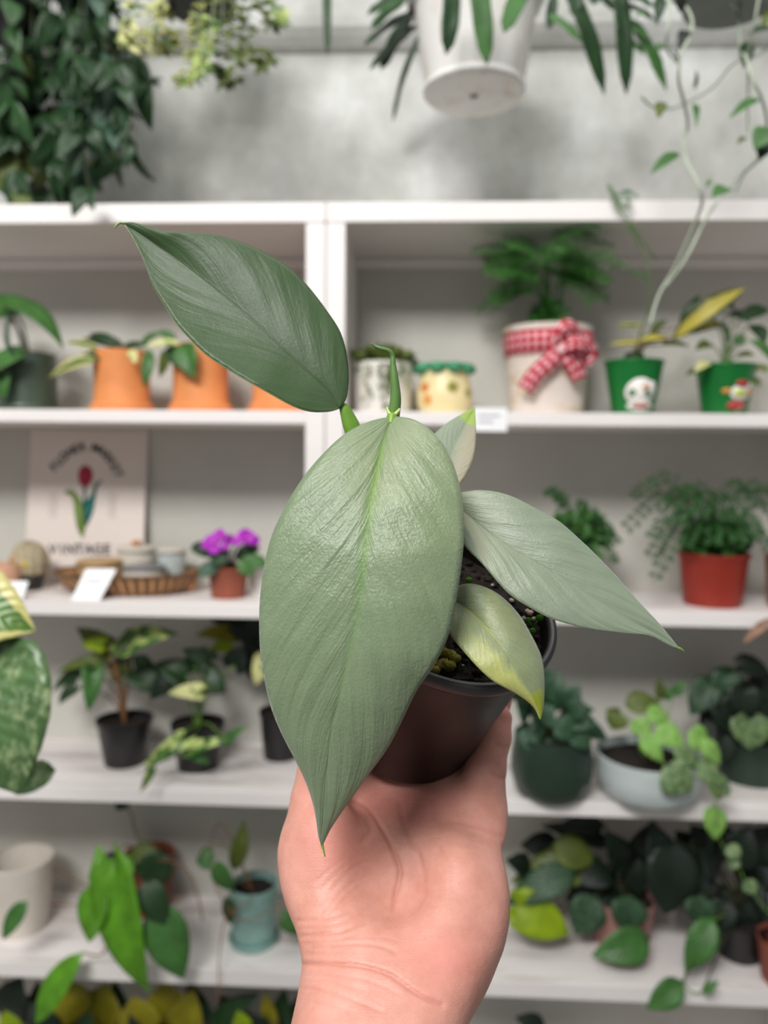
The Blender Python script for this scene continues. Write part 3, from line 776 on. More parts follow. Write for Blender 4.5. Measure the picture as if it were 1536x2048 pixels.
# fingers: three under and behind the pot, the little finger up its right side, the thumb up its left
def c3(px, py, d): return cc(px, py, d)
nC = np.array([AX.dot(RT), AX.dot(UP), AX.dot(FW)], np.float32)
back = np.array([0, 0, 1], np.float32)-nC*nC[2]; back /= np.linalg.norm(back)
bC = np.array([(P_BASE-EYE).dot(RT), (P_BASE-EYE).dot(UP), (P_BASE-EYE).dot(FW)], np.float32)
side = np.cross(back, nC); side /= np.linalg.norm(side)
if side[0] < 0: side = -side
for off, px0, r, ln in ((-.022, 715, .0088, 1.0), (.000, 800, .0090, 1.05), (.021, 880, .0086, .98)):
    S = cc(px0, 1585, .3770)
    under = bC+side*off-nC*(r+.0003)
    A1 = under+back*.004; A2 = under+back*(.0395*math.sqrt(max(.1, 1-(off/.045)**2))+r*.6)
    out = back+side*(off*9); out = out/np.linalg.norm(out)
    A3 = A2+nC*.024*ln+back*.0045; A4 = A3+nC*.019*ln+back*.0035
    fld = smin(fld, chain([S, A1, A2, A3, A4], [.0098, r, r*.97, r*.92, r*.72]), .006)
fld = smin(fld, chain([cc(955, 1615, .3670), cc(970, 1540, .3770), cc(987, 1475, .3835), cc(999, 1437, .3865)], [.0105, .0098, .0083, .0064]), .006)
fld = smin(fld, chain([cc(996, 1420, .3935), cc(1008, 1394, .3965)], [.0058, .0046]), .002)
fld = smin(fld, chain([cc(640, 1690, .352), cc(632, 1600, .357), cc(640, 1500, .357), cc(655, 1425, .3555)], [.0150, .0112, .0092, .0072]), .008)
# surface nets
ins = fld < 0
def surfnets(f):
    c = [f[i:f.shape[0]-1+i, j:f.shape[1]-1+j, k:f.shape[2]-1+k] for i in (0, 1) for j in (0, 1) for k in (0, 1)]
    s_ = sum((q < 0).astype(np.int8) for q in c); act = (s_ > 0) & (s_ < 8)
    idx = np.argwhere(act); vid = -np.ones(act.shape, np.int32); vid[act] = np.arange(len(idx))
    cv = np.stack([q[act] for q in c], 1); offs = np.array([(i, j, k) for i in (0, 1) for j in (0, 1) for k in (0, 1)], float)
    acc = np.zeros((len(idx), 3)); cnt = np.zeros(len(idx))
    for a in range(8):
        for b in range(a+1, 8):
            if abs(offs[a]-offs[b]).sum() != 1: continue
            va, vb = cv[:, a], cv[:, b]; mk = (va < 0) != (vb < 0)
            t = np.where(mk, va/np.where(mk, va-vb, 1), 0)
            acc += np.where(mk[:, None], offs[a]+(offs[b]-offs[a])*t[:, None], 0); cnt += mk
    vs = idx+acc/cnt[:, None]
    faces = []
    sg = f < 0
    for ax in range(3):
        o1, o2 = [(1, 2), (2, 0), (0, 1)][ax]
        sl0 = [slice(None)]*3; sl1 = [slice(None)]*3; sl0[ax] = slice(0, -1); sl1[ax] = slice(1, None)
        a, b = sg[tuple(sl0)], sg[tuple(sl1)]
        e = np.argwhere(a != b); flip = a[tuple(e.T)]
        ok = (e[:, o1] > 0) & (e[:, o2] > 0) & (e[:, o1] < f.shape[o1]-1) & (e[:, o2] < f.shape[o2]-1)
        e, flip = e[ok], flip[ok]
        def g_(d1, d2):
            q = e.copy(); q[:, o1] -= d1; q[:, o2] -= d2; return vid[tuple(q.T)]
        q = np.stack([g_(1, 1), g_(0, 1), g_(0, 0), g_(1, 0)], 1); q[~flip] = q[~flip][:, ::-1]
        faces.append(q)
    return vs, np.concatenate(faces)
hv_, hf_ = surfnets(fld)
HP = lo+hv_*RES
del fld, ins, PX, PY, dc, hol, topcut
# relax
nb = np.concatenate([hf_[:, [0, 1]], hf_[:, [1, 2]], hf_[:, [2, 3]], hf_[:, [3, 0]]])
for _ in range(4):
    acc = np.zeros_like(HP); cnt = np.zeros(len(HP))
    np.add.at(acc, nb[:, 0], HP[nb[:, 1]]); np.add.at(cnt, nb[:, 0], 1); np.add.at(acc, nb[:, 1], HP[nb[:, 0]]); np.add.at(cnt, nb[:, 1], 1)
    HP = HP*0.5+0.5*acc/cnt[:, None]
# normals (camera space) and creases
fn = np.cross(HP[hf_[:, 2]]-HP[hf_[:, 0]], HP[hf_[:, 3]]-HP[hf_[:, 1]]); VN = np.zeros_like(HP)
for k in range(4): np.add.at(VN, hf_[:, k], fn)
VN /= np.linalg.norm(VN, axis=1)[:, None]+1e-12
vx, vy = 768+HP[:, 0]/HP[:, 2]*F, 1024-HP[:, 1]/HP[:, 2]*F
front = np.clip(-VN[:, 2]*2, 0, 1)
CRE = [([(697,1600),(731,1612),(762,1653),(784,1695),(799,1736),(797,1763),(790,1793),(784,1842)], .0010, 4.2, 1.0),
       ([(799,1604),(806,1640),(820,1675),(841,1718),(852,1782)], .0005, 6, .55),
       ([(605,1929),(671,1928),(728,1933),(777,1948),(815,1974),(850,1996),(885,2010)], .0010, 4.5, 1.0),
       ([(599,1974),(645,1982),(709,2001),(760,2022)], .0004, 4, .5),
       ([(860,1652),(898,1644),(954,1652),(1002,1673)], .0005, 5, .6),
       ([(596,1842),(645,1838),(701,1823)], .0004, 4, .5), ([(603,1872),(671,1865),(731,1846)], .0005, 4, .6),
       ([(626,1895),(709,1888),(760,1892),(792,1906)], .0004, 4, .5), ([(612,1908),(680,1904)], .0003, 4, .4),
       ([(735,1640),(742,1662),(728,1680)], .0005, 7, .4), ([(866,1600),(872,1630),(880,1652)], .0006, 8, .4),
       ([(640,1810),(700,1740),(742,1720)], .0002, 3.5, .3), ([(655,1830),(720,1770)], .0002, 3.5, .3), ([(640,1780),(690,1730)], .0002, 3.5, .3),
       ([(600,1858),(640,1854),(690,1842),(725,1822)], .0003, 3, .4), ([(608,1888),(660,1882),(720,1868)], .0003, 3, .4),
       ([(640,1830),(668,1800),(705,1768),(735,1752)], .0002, 2.6, .3), ([(660,1808),(690,1776),(715,1756)], .0002, 2.6, .3), ([(628,1765),(660,1738),(690,1716)], .0002, 2.6, .3),
       ([(612,1950),(680,1952),(740,1962),(800,1990)], .00025, 2.6, .3), ([(606,1962),(670,1966),(730,1982)], .00025, 2.6, .3), ([(600,2000),(660,2010),(700,2024)], .00025, 2.6, .25),
       ([(700,1876),(760,1874),(800,1884)], .0002, 2.6, .3), ([(852,1782),(842,1810),(838,1840)], .0002, 4, .3), ([(880,1690),(900,1730),(905,1780)], .0002, 4, .25),
       ([(985,1548),(1000,1556),(1016,1558)], .0005, 5, .6), ([(990,1488),(1004,1494),(1022,1494)], .0004, 5, .5)]
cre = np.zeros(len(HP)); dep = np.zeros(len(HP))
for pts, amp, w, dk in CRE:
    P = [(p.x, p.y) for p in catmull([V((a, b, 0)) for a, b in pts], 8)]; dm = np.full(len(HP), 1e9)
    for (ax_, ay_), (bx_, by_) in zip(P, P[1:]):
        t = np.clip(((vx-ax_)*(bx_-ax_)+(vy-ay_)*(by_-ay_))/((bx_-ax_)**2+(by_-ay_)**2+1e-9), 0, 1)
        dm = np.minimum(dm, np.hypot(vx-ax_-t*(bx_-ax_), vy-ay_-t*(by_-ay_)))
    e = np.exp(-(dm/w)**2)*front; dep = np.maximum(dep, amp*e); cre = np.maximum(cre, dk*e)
HP = HP-VN*dep[:, None]
# redder skin where the hand bears on its heel and fingertips
red = np.exp(-(((vx-880)/80)**2+((vy-1915)/70)**2))*.55+np.exp(-(((vx-800)/120)**2+((vy-1605)/45)**2))*.8+np.exp(-(((vx-1012)/26)**2+((vy-1420)/40)**2))*.7+np.exp(-(((vx-660)/60)**2+((vy-1680)/70)**2))*.5
red = np.clip(red, 0, 1)
HW = np.array(EYE)+HP[:, 0:1]*np.array(RT)+HP[:, 1:2]*np.array(UP)+HP[:, 2:3]*np.array(FW)
g = G(); g.v = [tuple(p) for p in HW]; g.f = [tuple(int(i) for i in q) for q in hf_]; g.uv = [[(0.5, 0.5)]*4]*len(g.f); g.mi = [0]*len(g.f)
s = N('skin'); at = s.n('ShaderNodeVertexColor'); at.layer_name = 'skin_tone'
sp = s.n('ShaderNodeSeparateColor'); s.l(at.outputs[0], sp.inputs[0])
mo = s.noise(s.co(), 75, 5, 0.65)
col = s.ramp(mo, [(0.32, lin((196, 137, 120))), (0.68, lin((212, 155, 140)))])
col = s.mix(s.math('MULTIPLY', sp.outputs[0], 0.75), col, lin((218, 134, 124)))
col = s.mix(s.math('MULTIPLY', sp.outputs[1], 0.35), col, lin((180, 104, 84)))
s.set(Base_Color=col, Roughness=0.48, Specular_IOR_Level=0.4, Subsurface_Weight=0.25, Subsurface_Scale=0.004)
s.b.inputs['Subsurface Radius'].default_value = (1.0, 0.35, 0.2)
vo = s.n('ShaderNodeTexVoronoi'); vo.feature = 'DISTANCE_TO_EDGE'; vo.inputs['Scale'].default_value = 900; s.l(s.scale(s.co(), (0.5, 1, 1)), vo.inputs['Vector'])
s.bump(s.math('ADD', s.math('MULTIPLY', vo.outputs[0], 0.6), s.math('MULTIPLY', s.noise(s.scale(s.co(), (0.25, 1, 1)), 420, 4), 0.8)), 0.3, 0.0007)
M['skin'] = s.m
ho = obj('person', g, 'skin', origin=W(770, 2000, .31))
ca = ho.data.color_attributes.new('skin_tone', 'FLOAT_COLOR', 'POINT')
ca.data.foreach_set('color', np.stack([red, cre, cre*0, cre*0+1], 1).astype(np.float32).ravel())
tag(ho, 'bare hand and wrist, palm turned to the viewer, holding up the black pot', 'person')
# ================================================================== shelf one, at the top
YM = 1.535
def side_stem(t, a, pts, mat, r):  # a stalk from the crown through places given where they stand
    P = [V(a)]+[onY(*p) for p in pts]
    return obj('stem', tube(G(), P, r, 7), mat, t)
# -- dark green glazed pot with glossy leaves
t, c, cr = potted('potted_philodendron', 'glossy green plant in a dark green glazed pot beside the orange pots', 'potted plant', 56, Z1, 108, 112, 709, 'green_glaze', Y=1.52, th=.005, saucer=(0.062, 0.014))
plant_leaves(t, cr, [((8, 612), (128, 700), 62, 'leaf_mid', -.03, .0, dict(droop=.22, nrm=(0.3, -.5, .8))), ((30, 625), (-60, 655), 60, 'leaf_mid', .02, 0, dict(droop=.2)),
    ((22, 640), (28, 715), 46, 'leaf_blue', -.06, -.02, dict(nrm=(-.8, -.6, .2))), ((36, 708), (-40, 760), 50, 'leaf_mid', -.07, -.03), ((4, 745), (10, 800), 36, 'leaf_mid', -.075, -.0, dict(nrm=(0, -1, .1)))],
    'leaf_mid', 1.52, 'stem_dark', .0022, dict(shape='heart', fold=.12))
# -- three orange cachepots
def orange(px, pytop, label, Y=1.515):
    c = spot(px, Z1, Y=Y); s_ = mpp(c); h = onY(px, pytop, Y).z-Z1
    t = thing('potted_hoya', label, 'potted plant', c, 'orange pots with attached saucers')
    w = 55*s_
    cr = pot(t, c, w, w, h, 'terracotta', th=.006, prof=[(w*1.15, 0), (w*1.17, .012), (w*1.05, .017), (w*.99, .022), (w*.97, h*.5), (w*1.0, h)])
    return t, cr
t, cr = orange(245, 704, 'orange clay pot with a cream-edged plant beside the dark green pot')
plant_leaves(t, cr, [((250, 697), (163, 680), 32, 'leaf_dark', 0, .02), ((235, 693), (178, 668), 26, 'leaf_dark', -.02, .02), ((200, 700), (130, 686), 20, 'leaf_cream', -.02, 0),
    ((196, 718), (98, 756), 34, 'leaf_cream', -.05, -.03), ((215, 712), (150, 722), 28, 'leaf_dark', -.04, 0), ((262, 700), (272, 728), 20, 'leaf_limecream', -.06, -.01),
    ((300, 700), (287, 776), 26, 'leaf_mid', -.055, -.02, dict(nrm=(0.4, -.9, 0))), ((280, 692), (330, 664), 22, 'leaf_mid', 0, 0), ((240, 700), (300, 690), 24, 'leaf_dark', -.02, 0)],
    'leaf_dark', 1.515, 'stem_green', .0014, dict(shape='ovate'))
t, cr = orange(402, 692, 'orange clay pot with green-and-cream leaves hanging over its front')
plant_leaves(t, cr, [((366, 686), (390, 757), 54, 'leaf_mid', -.055, -.02, dict(nrm=(-.2, -.95, .3), fold=.3)), ((345, 690), (352, 736), 34, 'leaf_dark', -.05, -.01, dict(nrm=(.3, -.9, .3))),
    ((350, 685), (318, 660), 24, 'leaf_mid', -.03, 0), ((360, 688), (290, 694), 20, 'leaf_limecream', -.06, -.01), ((330, 700), (318, 756), 24, 'leaf_olive', -.06, -.01, dict(nrm=(.7, -.7, 0))),
    ((420, 685), (440, 640), 34, 'leaf_mid', .0, .02), ((400, 680), (370, 640), 30, 'leaf_olive', .02, .02)], 'leaf_mid', 1.515, 'stem_green', .0014, dict(shape='ovate'))
t, cr = orange(560, 700, 'orange clay pot mostly hidden behind the raised philodendron blade')
plant_leaves(t, cr, [((560, 690), (600, 650), 34), ((550, 690), (515, 660), 30), ((565, 685), (560, 640), 30)], 'leaf_mid', 1.515, 'stem_green', .0014)
# -- white floral cup overflowing with fine green
t, c, cr = potted('potted_creeper', 'white floral cup overflowing with fine dark green creeper', 'potted plant', 766, Z1, 118, 112, 728, 'floral', Y=1.53, th=.004)
g = bush(G(), cr+V((0, 0, .017)), (.060, .05, .020), 420, .017, 'round', wr=.7)
bush(g, cr+V((0, -.02, -.006)), (.052, .034, .016), 170, .013, 'round', wr=.7)
for k in range(7):
    x = random.uniform(705, 825); y = random.uniform(760, 800)
    a, b = onY(x, 725, 1.47), onY(x+random.uniform(-8, 8), y, 1.465); tube(g, [a, b], .0008, 4, smooth=False)
    for q in range(7): p = a.lerp(b, q/7+.1); leafgeo(g, p, p+V((random.uniform(-.012, .012), -.006, random.uniform(-.012, .004))), .008, n=2, mm=1)
obj('foliage', g, ['leaf_olive'], t)
# -- cream jar with green scalloped rim
c = spot(888, Z1, Y=1.52); s_ = mpp(c); h = onY(888, 731, 1.52).z-Z1
t = thing('flower_jar', 'cream jar with a scalloped green rim and painted flowers', 'jar', c)
R = 56*s_
pr = [(R*.78, 0), (R*.98, h*.18), (R, h*.42), (R*.9, h*.68), (R*.84, h*.8), (R*.86, h*.98)]
pot(t, c, R, R, h, 'cream', th=.004, soil=False, prof=pr)
g = G()
for k in range(9):
    a = 2*math.pi*k/9+.2; ball(g, c+V((math.cos(a)*R*.86, math.sin(a)*R*.86, h*.92)), R*.30, 12, sc=(1, 1, .62))
tube(g, [c+V((math.cos(a)*R*.86, math.sin(a)*R*.86, h*.96)) for a in [2*math.pi*q/24 for q in range(25)]], R*.10, 6, smooth=False)
obj('scalloped_rim', g, 'rim_green', t)
for (dx, zf, w, mt) in ((-.72, .52, .16, 'flower_orange'), (-.62, .28, .17, 'sticker_orange'), (.26, .52, .17, 'flower_olive'), (.8, .42, .14, 'flower_olive')):
    y = -math.sqrt(max(0, 1-dx*dx)); g = G(); nv = V((dx, y, 0)); sd = V((-y, dx, 0)); cc_ = c+V((dx*R*.97, y*R*.97, h*zf))
    for k in range(6):
        a = k*math.pi/3; ball(g, cc_+(sd*math.cos(a)+V((0, 0, math.sin(a))))*w*R*.7, w*R*.62, 8, sc=(.8, .8, .8))
    obj('painted_flower', g, mt, t)
# -- birch pot with gingham bow and asparagus fern
t, c, cr = potted('potted_fern', 'tall feathery fern in a birch-bark pot with a red gingham bow', 'potted plant', 1092, Z1, 176, 142, 659, 'birch', Y=1.54, th=.005)
s_ = mpp(c); h = cr.z/1-c.z; h = h/.88
def rad_at(z): f = (z-Z1)/h; return (142+(176-142)*f)*s_/2
g = G(); n = 48; z0, z1 = Z1+h*.66, Z1+h*.93; vs = []; uvs = []; fs = []
for i in range(n+1):
    a = 2*math.pi*i/n
    for k, z in enumerate((z0, z1)): r = rad_at(z)+.0015; vs.append(c+V((math.cos(a)*r, math.sin(a)*r, z-Z1))); uvs.append((i/n*34, k*3))
for i in range(n): fs.append((2*i, 2*i+2, 2*i+3, 2*i+1))
g.add(vs, fs, uvs); obj('ribbon_band', g, 'gingham', t, solid=.001)
def ribbon(pts, w, up, name, nu=1.0):
    P = catmull([onY(*p) for p in pts], 8); g = G(); vs = []; uvs = []; fs = []; D = 0
    for i, p in enumerate(P):
        d = (P[min(i+1, len(P)-1)]-P[max(0, i-1)]).normalized(); sd = d.cross(V(up)).normalized()
        if i: D += (p-P[i-1]).length
        ww = w*(1 if not isinstance(w, tuple) else 1)
        for k in range(5): q = (k/4-.5); vs.append(p+sd*ww*q+V(up)*(.004*math.cos(q*6))); uvs.append((D/.017, k*.75))
    for i in range(len(P)-1):
        for k in range(4): a = i*5+k; fs.append((a, a+1, a+6, a+5))
    g.add(vs, fs, uvs); return obj(name, g, 'gingham', t, solid=.0012)
yb = c.y-rad_at(Z1+h*.8)
ribbon([(1120, 698, yb-.010), (1100, 722, yb-.016), (1070, 750, yb-.012), (1050, 780, yb-.006)], .032, (0, -1, .2), 'bow_tail')
ribbon([(1126, 698, yb-.008), (1142, 720, yb-.012), (1155, 742, yb-.008), (1160, 758, yb-.004)], .032, (0, -1, .2), 'bow_tail')
ribbon([(1122, 694, yb-.010), (1120, 668, yb-.026), (1136, 652, yb-.022), (1152, 664, yb-.008), (1130, 692, yb-.006)], .028, (.35, -.9, .1), 'bow_loop')
ribbon([(1124, 694, yb-.010), (1150, 684, yb-.030), (1178, 692, yb-.012), (1176, 716, yb-.0), (1130, 700, yb-.006)], .032, (0.1, -.95, .3), 'bow_loop')
obj('bow_knot', ball(G(), onY(1122, 697, yb-.012), .012, 10, sc=(1, .7, 1)), 'gingham', t)
g = G(); rs = random
for k in range(8):
    a = rs.uniform(0, 6.28); top = cr+V((math.cos(a)*.035, math.sin(a)*.02, rs.uniform(.05, .15)))
    tube(g, [cr+V((rs.uniform(-.012, .012), rs.uniform(-.01, .01), 0)), cr.lerp(top, .5)+V((rs.uniform(-.01, .01), 0, 0)), top], .0014, 5)
for (x, y, dx, dy, Y) in ((1090, 560, -120, -12, 1.47), (1080, 535, -100, -30, 1.46), (1085, 525, 125, 12, 1.47), (1090, 505, -90, 8, 1.5), (1095, 490, 110, -18, 1.46), (1100, 545, 95, 45, 1.5),
    (1070, 585, -85, 22, 1.54), (1110, 575, 85, -8, 1.55), (1090, 480, 60, -22, 1.56), (1085, 488, -70, -20, 1.57), (1100, 515, 150, 30, 1.49), (1075, 550, -60, 40, 1.48), (1060, 540, 70, -5, 1.45), (1105, 470, 80, 20, 1.6), (1080, 470, -40, -8, 1.6), (1120, 560, 70, 22, 1.6), (1070, 520, -70, 22, 1.6)):
    a = onY(x, y, Y); b = onY(x+dx, y+dy, Y+rs.uniform(-.05, .05)); mid = a.lerp(b, .5)+V((0, 0, .012))
    tube(g, [cr+V((rs.uniform(-.01, .01), 0, .04)), cr.lerp(a, .6)+V((0, 0, .02)), a], .001, 4)
    for kk in range(3):
        off = V((rs.uniform(-.02, .02), rs.uniform(-.03, .03), rs.uniform(-.012, .018)))
        frond(g, [a, mid+off, b+off*1.6], 30, .050, .0024, (0, -.55, .85), tip=.4, sub=6)
obj('foliage', g, 'leaf_plumosa', t)
g = bush(G(), cr+V((0, 0, .036)), (.034, .030, .042), 650, .016, 'lance', wr=.25)
bush(g, cr+V((-.03, -.02, .004)), (.05, .04, .010), 260, .016, 'lance', wr=.25)
obj('foliage', g, 'leaf_plumosa', t)
# -- two bright green pots with stickers
def green_pot(px, label, top, bot, pytop):
    return potted('potted_croton', label, 'potted plant', px, Z1, top, bot, pytop, 'bright_green', Y=1.50, th=.004, group='bright green pots with stickers', lip=.0015)
def sticker(t, c, px_c, items, rt, rb, h):
    for (x, y, rx, ry, mt, nm) in items:
        p = onY(x, y, c.y); f = (p.z-Z1)/h; R = rb+(rt-rb)*f
        dx = max(-.95, min(.95, (p.x-c.x)/R)); a = math.asin(dx); k = mpp(c); g = G(); n = 22
        vs = [c+V((math.sin(a)*R, -math.cos(a)*R, p.z-Z1))]; nv = V((math.sin(a), -math.cos(a), 0)); lift = {'sticker_white': .0012}.get(mt, .0022)
        vs = [vs[0]+nv*lift]
        for i in range(n):
            th = 2*math.pi*i/n; xx = p.x-c.x+math.cos(th)*rx*k; zz = p.z-Z1+math.sin(th)*ry*k; R2 = rb+(rt-rb)*zz/h; d2 = max(-.97, min(.97, xx/R2))
            vs.append(c+V((xx, -math.sqrt(1-d2*d2)*R2-lift, zz)))
        g.add(vs, [(0, 1+i, 1+(i+1) % n) for i in range(n)]); obj(nm, g, mt, t, solid=.0006)
t, c, cr = green_pot(1265, 'bright green pot with a white snowman sticker and yellow-striped leaves', 116, 78, 723)
h = (cr.z-c.z)/.88; k = mpp(c)
sticker(t, c, 1265, [(1268, 788, 29, 27, 'sticker_white', 'sticker'), (1268, 815, 25, 10, 'sticker_white', 'sticker'), (1278, 778, 7, 4, 'sticker_orange', 'sticker'), (1270, 815, 16, 4, 'sticker_red', 'sticker'), (1292, 780, 8, 13, 'sticker_white', 'sticker')], 58*k, 39*k, h)
obj('root_ball', lathe(G(), [(.0004, .0), (20*k, 0), (21*k, .02), (17*k, .034), (.0004, .036)], cr-V((0, 0, .006)), None, 20), 'dark_moss', t)
cr2 = cr+V((0, 0, .025))
plant_leaves(t, cr2, [((1295, 690), (1216, 692), 18, 'leaf_croton', -.02, 0), ((1335, 678), (1272, 684), 26, 'leaf_croton', -.03, 0), ((1288, 648), (1230, 648), 18, 'leaf_cream', 0, 0, dict(droop=-.1)),
    ((1345, 680), (1492, 576), 46, 'leaf_croton', -.03, -.02, dict(droop=.16, nrm=(.5, -.6, .6))), ((1372, 668), (1446, 648), 34, 'leaf_croton', -.04, 0), ((1320, 690), (1380, 694), 16, 'leaf_olive', -.02, 0),
    ((1300, 668), (1335, 640), 18, 'leaf_olive', .02, 0), ((1360, 655), (1400, 590), 24, 'leaf_dark', .02, .0)], 'leaf_croton', 1.50, 'stem_brown', .0016, dict(shape='lance', fold=.25))
t, c, cr = green_pot(1448, 'bright green pot with a red-and-lime elf sticker and drooping dark leaves', 116, 82, 731)
h = (cr.z-c.z)/.88; k = mpp(c)
sticker(t, c, 1448, [(1461, 790, 20, 15, 'sticker_white', 'sticker'), (1464, 772, 14, 7, 'sticker_red', 'sticker'), (1460, 790, 13, 6, 'sticker_lime', 'sticker'), (1434, 786, 9, 5, 'sticker_orange', 'sticker'), (1484, 788, 7, 5, 'sticker_orange', 'sticker'), (1455, 814, 20, 9, 'sticker_red', 'sticker'), (1458, 818, 9, 7, 'sticker_white', 'sticker'), (1481, 776, 6, 6, 'sticker_white', 'sticker')], 58*k, 41*k, h)
lv = []
for (b, tp, w, mt) in (((1440, 660), (1385, 640), 30, 'leaf_dark'), ((1450, 630), (1500, 645), 34, 'leaf_dark'), ((1470, 620), (1420, 600), 34, 'leaf_dark'), ((1480, 640), (1540, 620), 40, 'leaf_dark'),
    ((1500, 650), (1530, 690), 34, 'leaf_dark'), ((1500, 680), (1545, 725), 26, 'leaf_mid'), ((1420, 725), (1388, 745), 22, 'leaf_limecream'), ((1440, 735), (1452, 752), 34, 'leaf_olive'), ((1500, 738), (1545, 745), 24, 'leaf_limecream'),
    ((1500, 755), (1520, 775), 18, 'leaf_olive'), ((1425, 690), (1390, 700), 26, 'leaf_olive'), ((1470, 690), (1490, 670), 24, 'leaf_mid'), ((1455, 690), (1435, 640), 18, 'leaf_mid'), ((1470, 715), (1510, 712), 22, 'leaf_olive'), ((1400, 745), (1370, 752), 16, 'leaf_olive')):
    lv.append((b, tp, w, mt))
plant_leaves(t, cr, lv, 'leaf_mid', 1.49, 'stem_green', .0014, dict(shape='lance', fold=.2, droop=.14))
# -- price label clipped on the shelf edge
def flatcard(name, label, cat, corners, mat, th=.0012, group=None, marks=()):
    P = [V(p) for p in corners]; g = G(); g.add(P, [(0, 1, 2, 3)], [(0, 0), (1, 0), (1, 1), (0, 1)])
    c = sum(P, V())/4
    if not marks:
        o = obj(name, g, mat, origin=c, smooth=False, solid=th); return tag(o, label, cat, group)
    t = thing(name, label, cat, c, group); obj('card', g, mat, t, smooth=False, solid=th)
    nrm = (P[1]-P[0]).cross(P[3]-P[0]).normalized()
    if nrm.y > 0: nrm = -nrm
    for (u0, v0, u1, v1, mm_) in marks:
        q = lambda u, v: P[0].lerp(P[1], u).lerp(P[3].lerp(P[2], u), v)+nrm*(th*.5+.0004)
        g = G(); g.add([q(u0, v0), q(u1, v0), q(u1, v1), q(u0, v1)], [(0, 1, 2, 3)]); obj('printed_line', g, mm_, t, smooth=False, solid=.0003)
    return t
flatcard('price_label', 'white price label hanging on the shelf edge below the cream jar', 'label', [onY(946, 862, 1.419), onY(1014, 863, 1.419), onY(1014, 816, 1.419), onY(946, 815, 1.419)], 'paper', marks=((.15, .62, .8, .72, 'label_mark'), (.15, .36, .6, .46, 'label_mark')))
# ================================================================== shelf two
# -- tulip sign leaning on the back
SY0, SY1 = 1.625, 1.668
zb = Z2
bl = spot(48, zb, Y=SY0); br = spot(284, zb, Y=SY0); tl = onY(50, 857, SY1); tr_ = onY(284, 857, SY1)
ztop = min(tl.z, tr_.z); ztop = zb+.345 if ztop-zb > .345 else ztop
tl.z = tr_.z = ztop; tl.x = bl.x; tr_.x = br.x
sign = thing('tulip_sign', 'white board with a red tulip print leaning at the back of the shelf', 'sign', (bl+br)/2)
ex = (br-bl).normalized(); ez = (tl-bl).normalized(); en = ex.cross(ez).normalized()
if en.y > 0: en = -en
Wd, Hd = (br-bl).length, (tl-bl).length
g = G(); P = []
for k in (0, .008): P += [bl-en*k, br-en*k, tr_-en*k, tl-en*k]
g.add(P, [(0, 1, 2, 3), (7, 6, 5, 4), (0, 4, 5, 1), (1, 5, 6, 2), (2, 6, 7, 3), (3, 7, 4, 0)]); obj('board', g, 'sign_board', sign, False)
def sg(x, y): # picture place on the board -> point on its face
    u = (x-50)/235.0; v = (y-857)/(1155-857.0); return bl+ex*(u*Wd)+ez*((1-v)*Hd)+en*.0008
def blob(pts, mt, nm, per=6):
    P = catmull([V((a, b, 0)) for a, b in pts+pts[:1]], per)[:-1]; g = G(); Q = [sg(p.x, p.y) for p in P]
    me = [q for q in Q]; bm = bmesh.new(); vv = [bm.verts.new(q) for q in me]; f = bm.faces.new(vv); bmesh.ops.triangulate(bm, faces=[f])
    bm.verts.index_update(); g.add([v.co for v in bm.verts], [tuple(v.index for v in f.verts) for f in bm.faces]); bm.free()
    return obj(nm, g, mt, sign, solid=.0004)
blob([(150, 947), (153, 934), (164, 928), (175, 934), (179, 948), (174, 964), (164, 969), (154, 963)], 'tulip_red', 'tulip_print')
blob([(161, 968), (167, 968), (167, 1030), (162, 1030)], 'tulip_teal', 'tulip_print', 2)
blob([(121, 981), (135, 975), (150, 985), (160, 1000), (168, 1025), (168, 1048), (164, 1070), (162, 1066), (152, 1048), (146, 1022), (142, 996), (134, 985)], 'tulip_green', 'tulip_print')
blob([(200, 956), (190, 968), (186, 990), (183, 1015), (176, 1034), (167, 1046), (163, 1015), (164, 998), (172, 992), (179, 980), (186, 962)], 'tulip_teal', 'tulip_print')
def letters(txt, pts, size, mt, nm, bold=.0006):
    """letters set along a path on the board, as flat raised print"""
    P = catmull([V((a, b, 0)) for a, b in pts], 12); D = [0]
    for a, b in zip(P, P[1:]): D.append(D[-1]+(b-a).length)
    n = len(txt)
    for i, ch in enumerate(txt):
        if ch == ' ': continue
        s0 = D[-1]*(i+.5)/n; k = max(j for j in range(len(D)) if D[j] <= s0); k = min(k, len(P)-2)
        f = (s0-D[k])/max(1e-6, D[k+1]-D[k]); p = P[k].lerp(P[k+1], f); d = (P[k+1]-P[k]).normalized()
        cu = bpy.data.curves.new('print', 'FONT'); cu.body = ch; cu.size = size*Wd/235; cu.align_x = 'CENTER'; cu.align_y = 'CENTER'; cu.offset = bold; cu.resolution_u = 2
        ob = bpy.data.objects.new('tmp', cu); me = bpy.data.meshes.new_from_object(ob); bpy.data.objects.remove(ob)
        o3 = sg(p.x, p.y)+en*.0004; dx = (ex*d.x-ez*d.y); dz = (ex*d.y+ez*d.x)
        g = G(); g.add([o3+dx*v.co.x+dz*v.co.y for v in me.vertices], [tuple(f.vertices) for f in me.polygons]); bpy.data.meshes.remove(me)
        obj(nm, g, mt, sign, False)
letters('FLOWER MARKET', [(96, 938), (120, 912), (145, 896), (168, 892), (192, 899), (214, 918), (233, 950)], 23, 'ink_dark', 'printed_letter')
letters('VINTAGE', [(96, 1091), (160, 1090), (222, 1089)], 27, 'ink_dark', 'printed_letter', .0009)
for x in (102, 221):
    for y in (988, 1005, 1021):
        g = G(); tube(g, [sg(x+7*math.cos(a), y+6.5*math.sin(a))+en*.0004 for a in [q*6.2832/12 for q in range(13)]], .0007, 5, smooth=False); obj('printed_ring', g, 'ink_pale', sign)
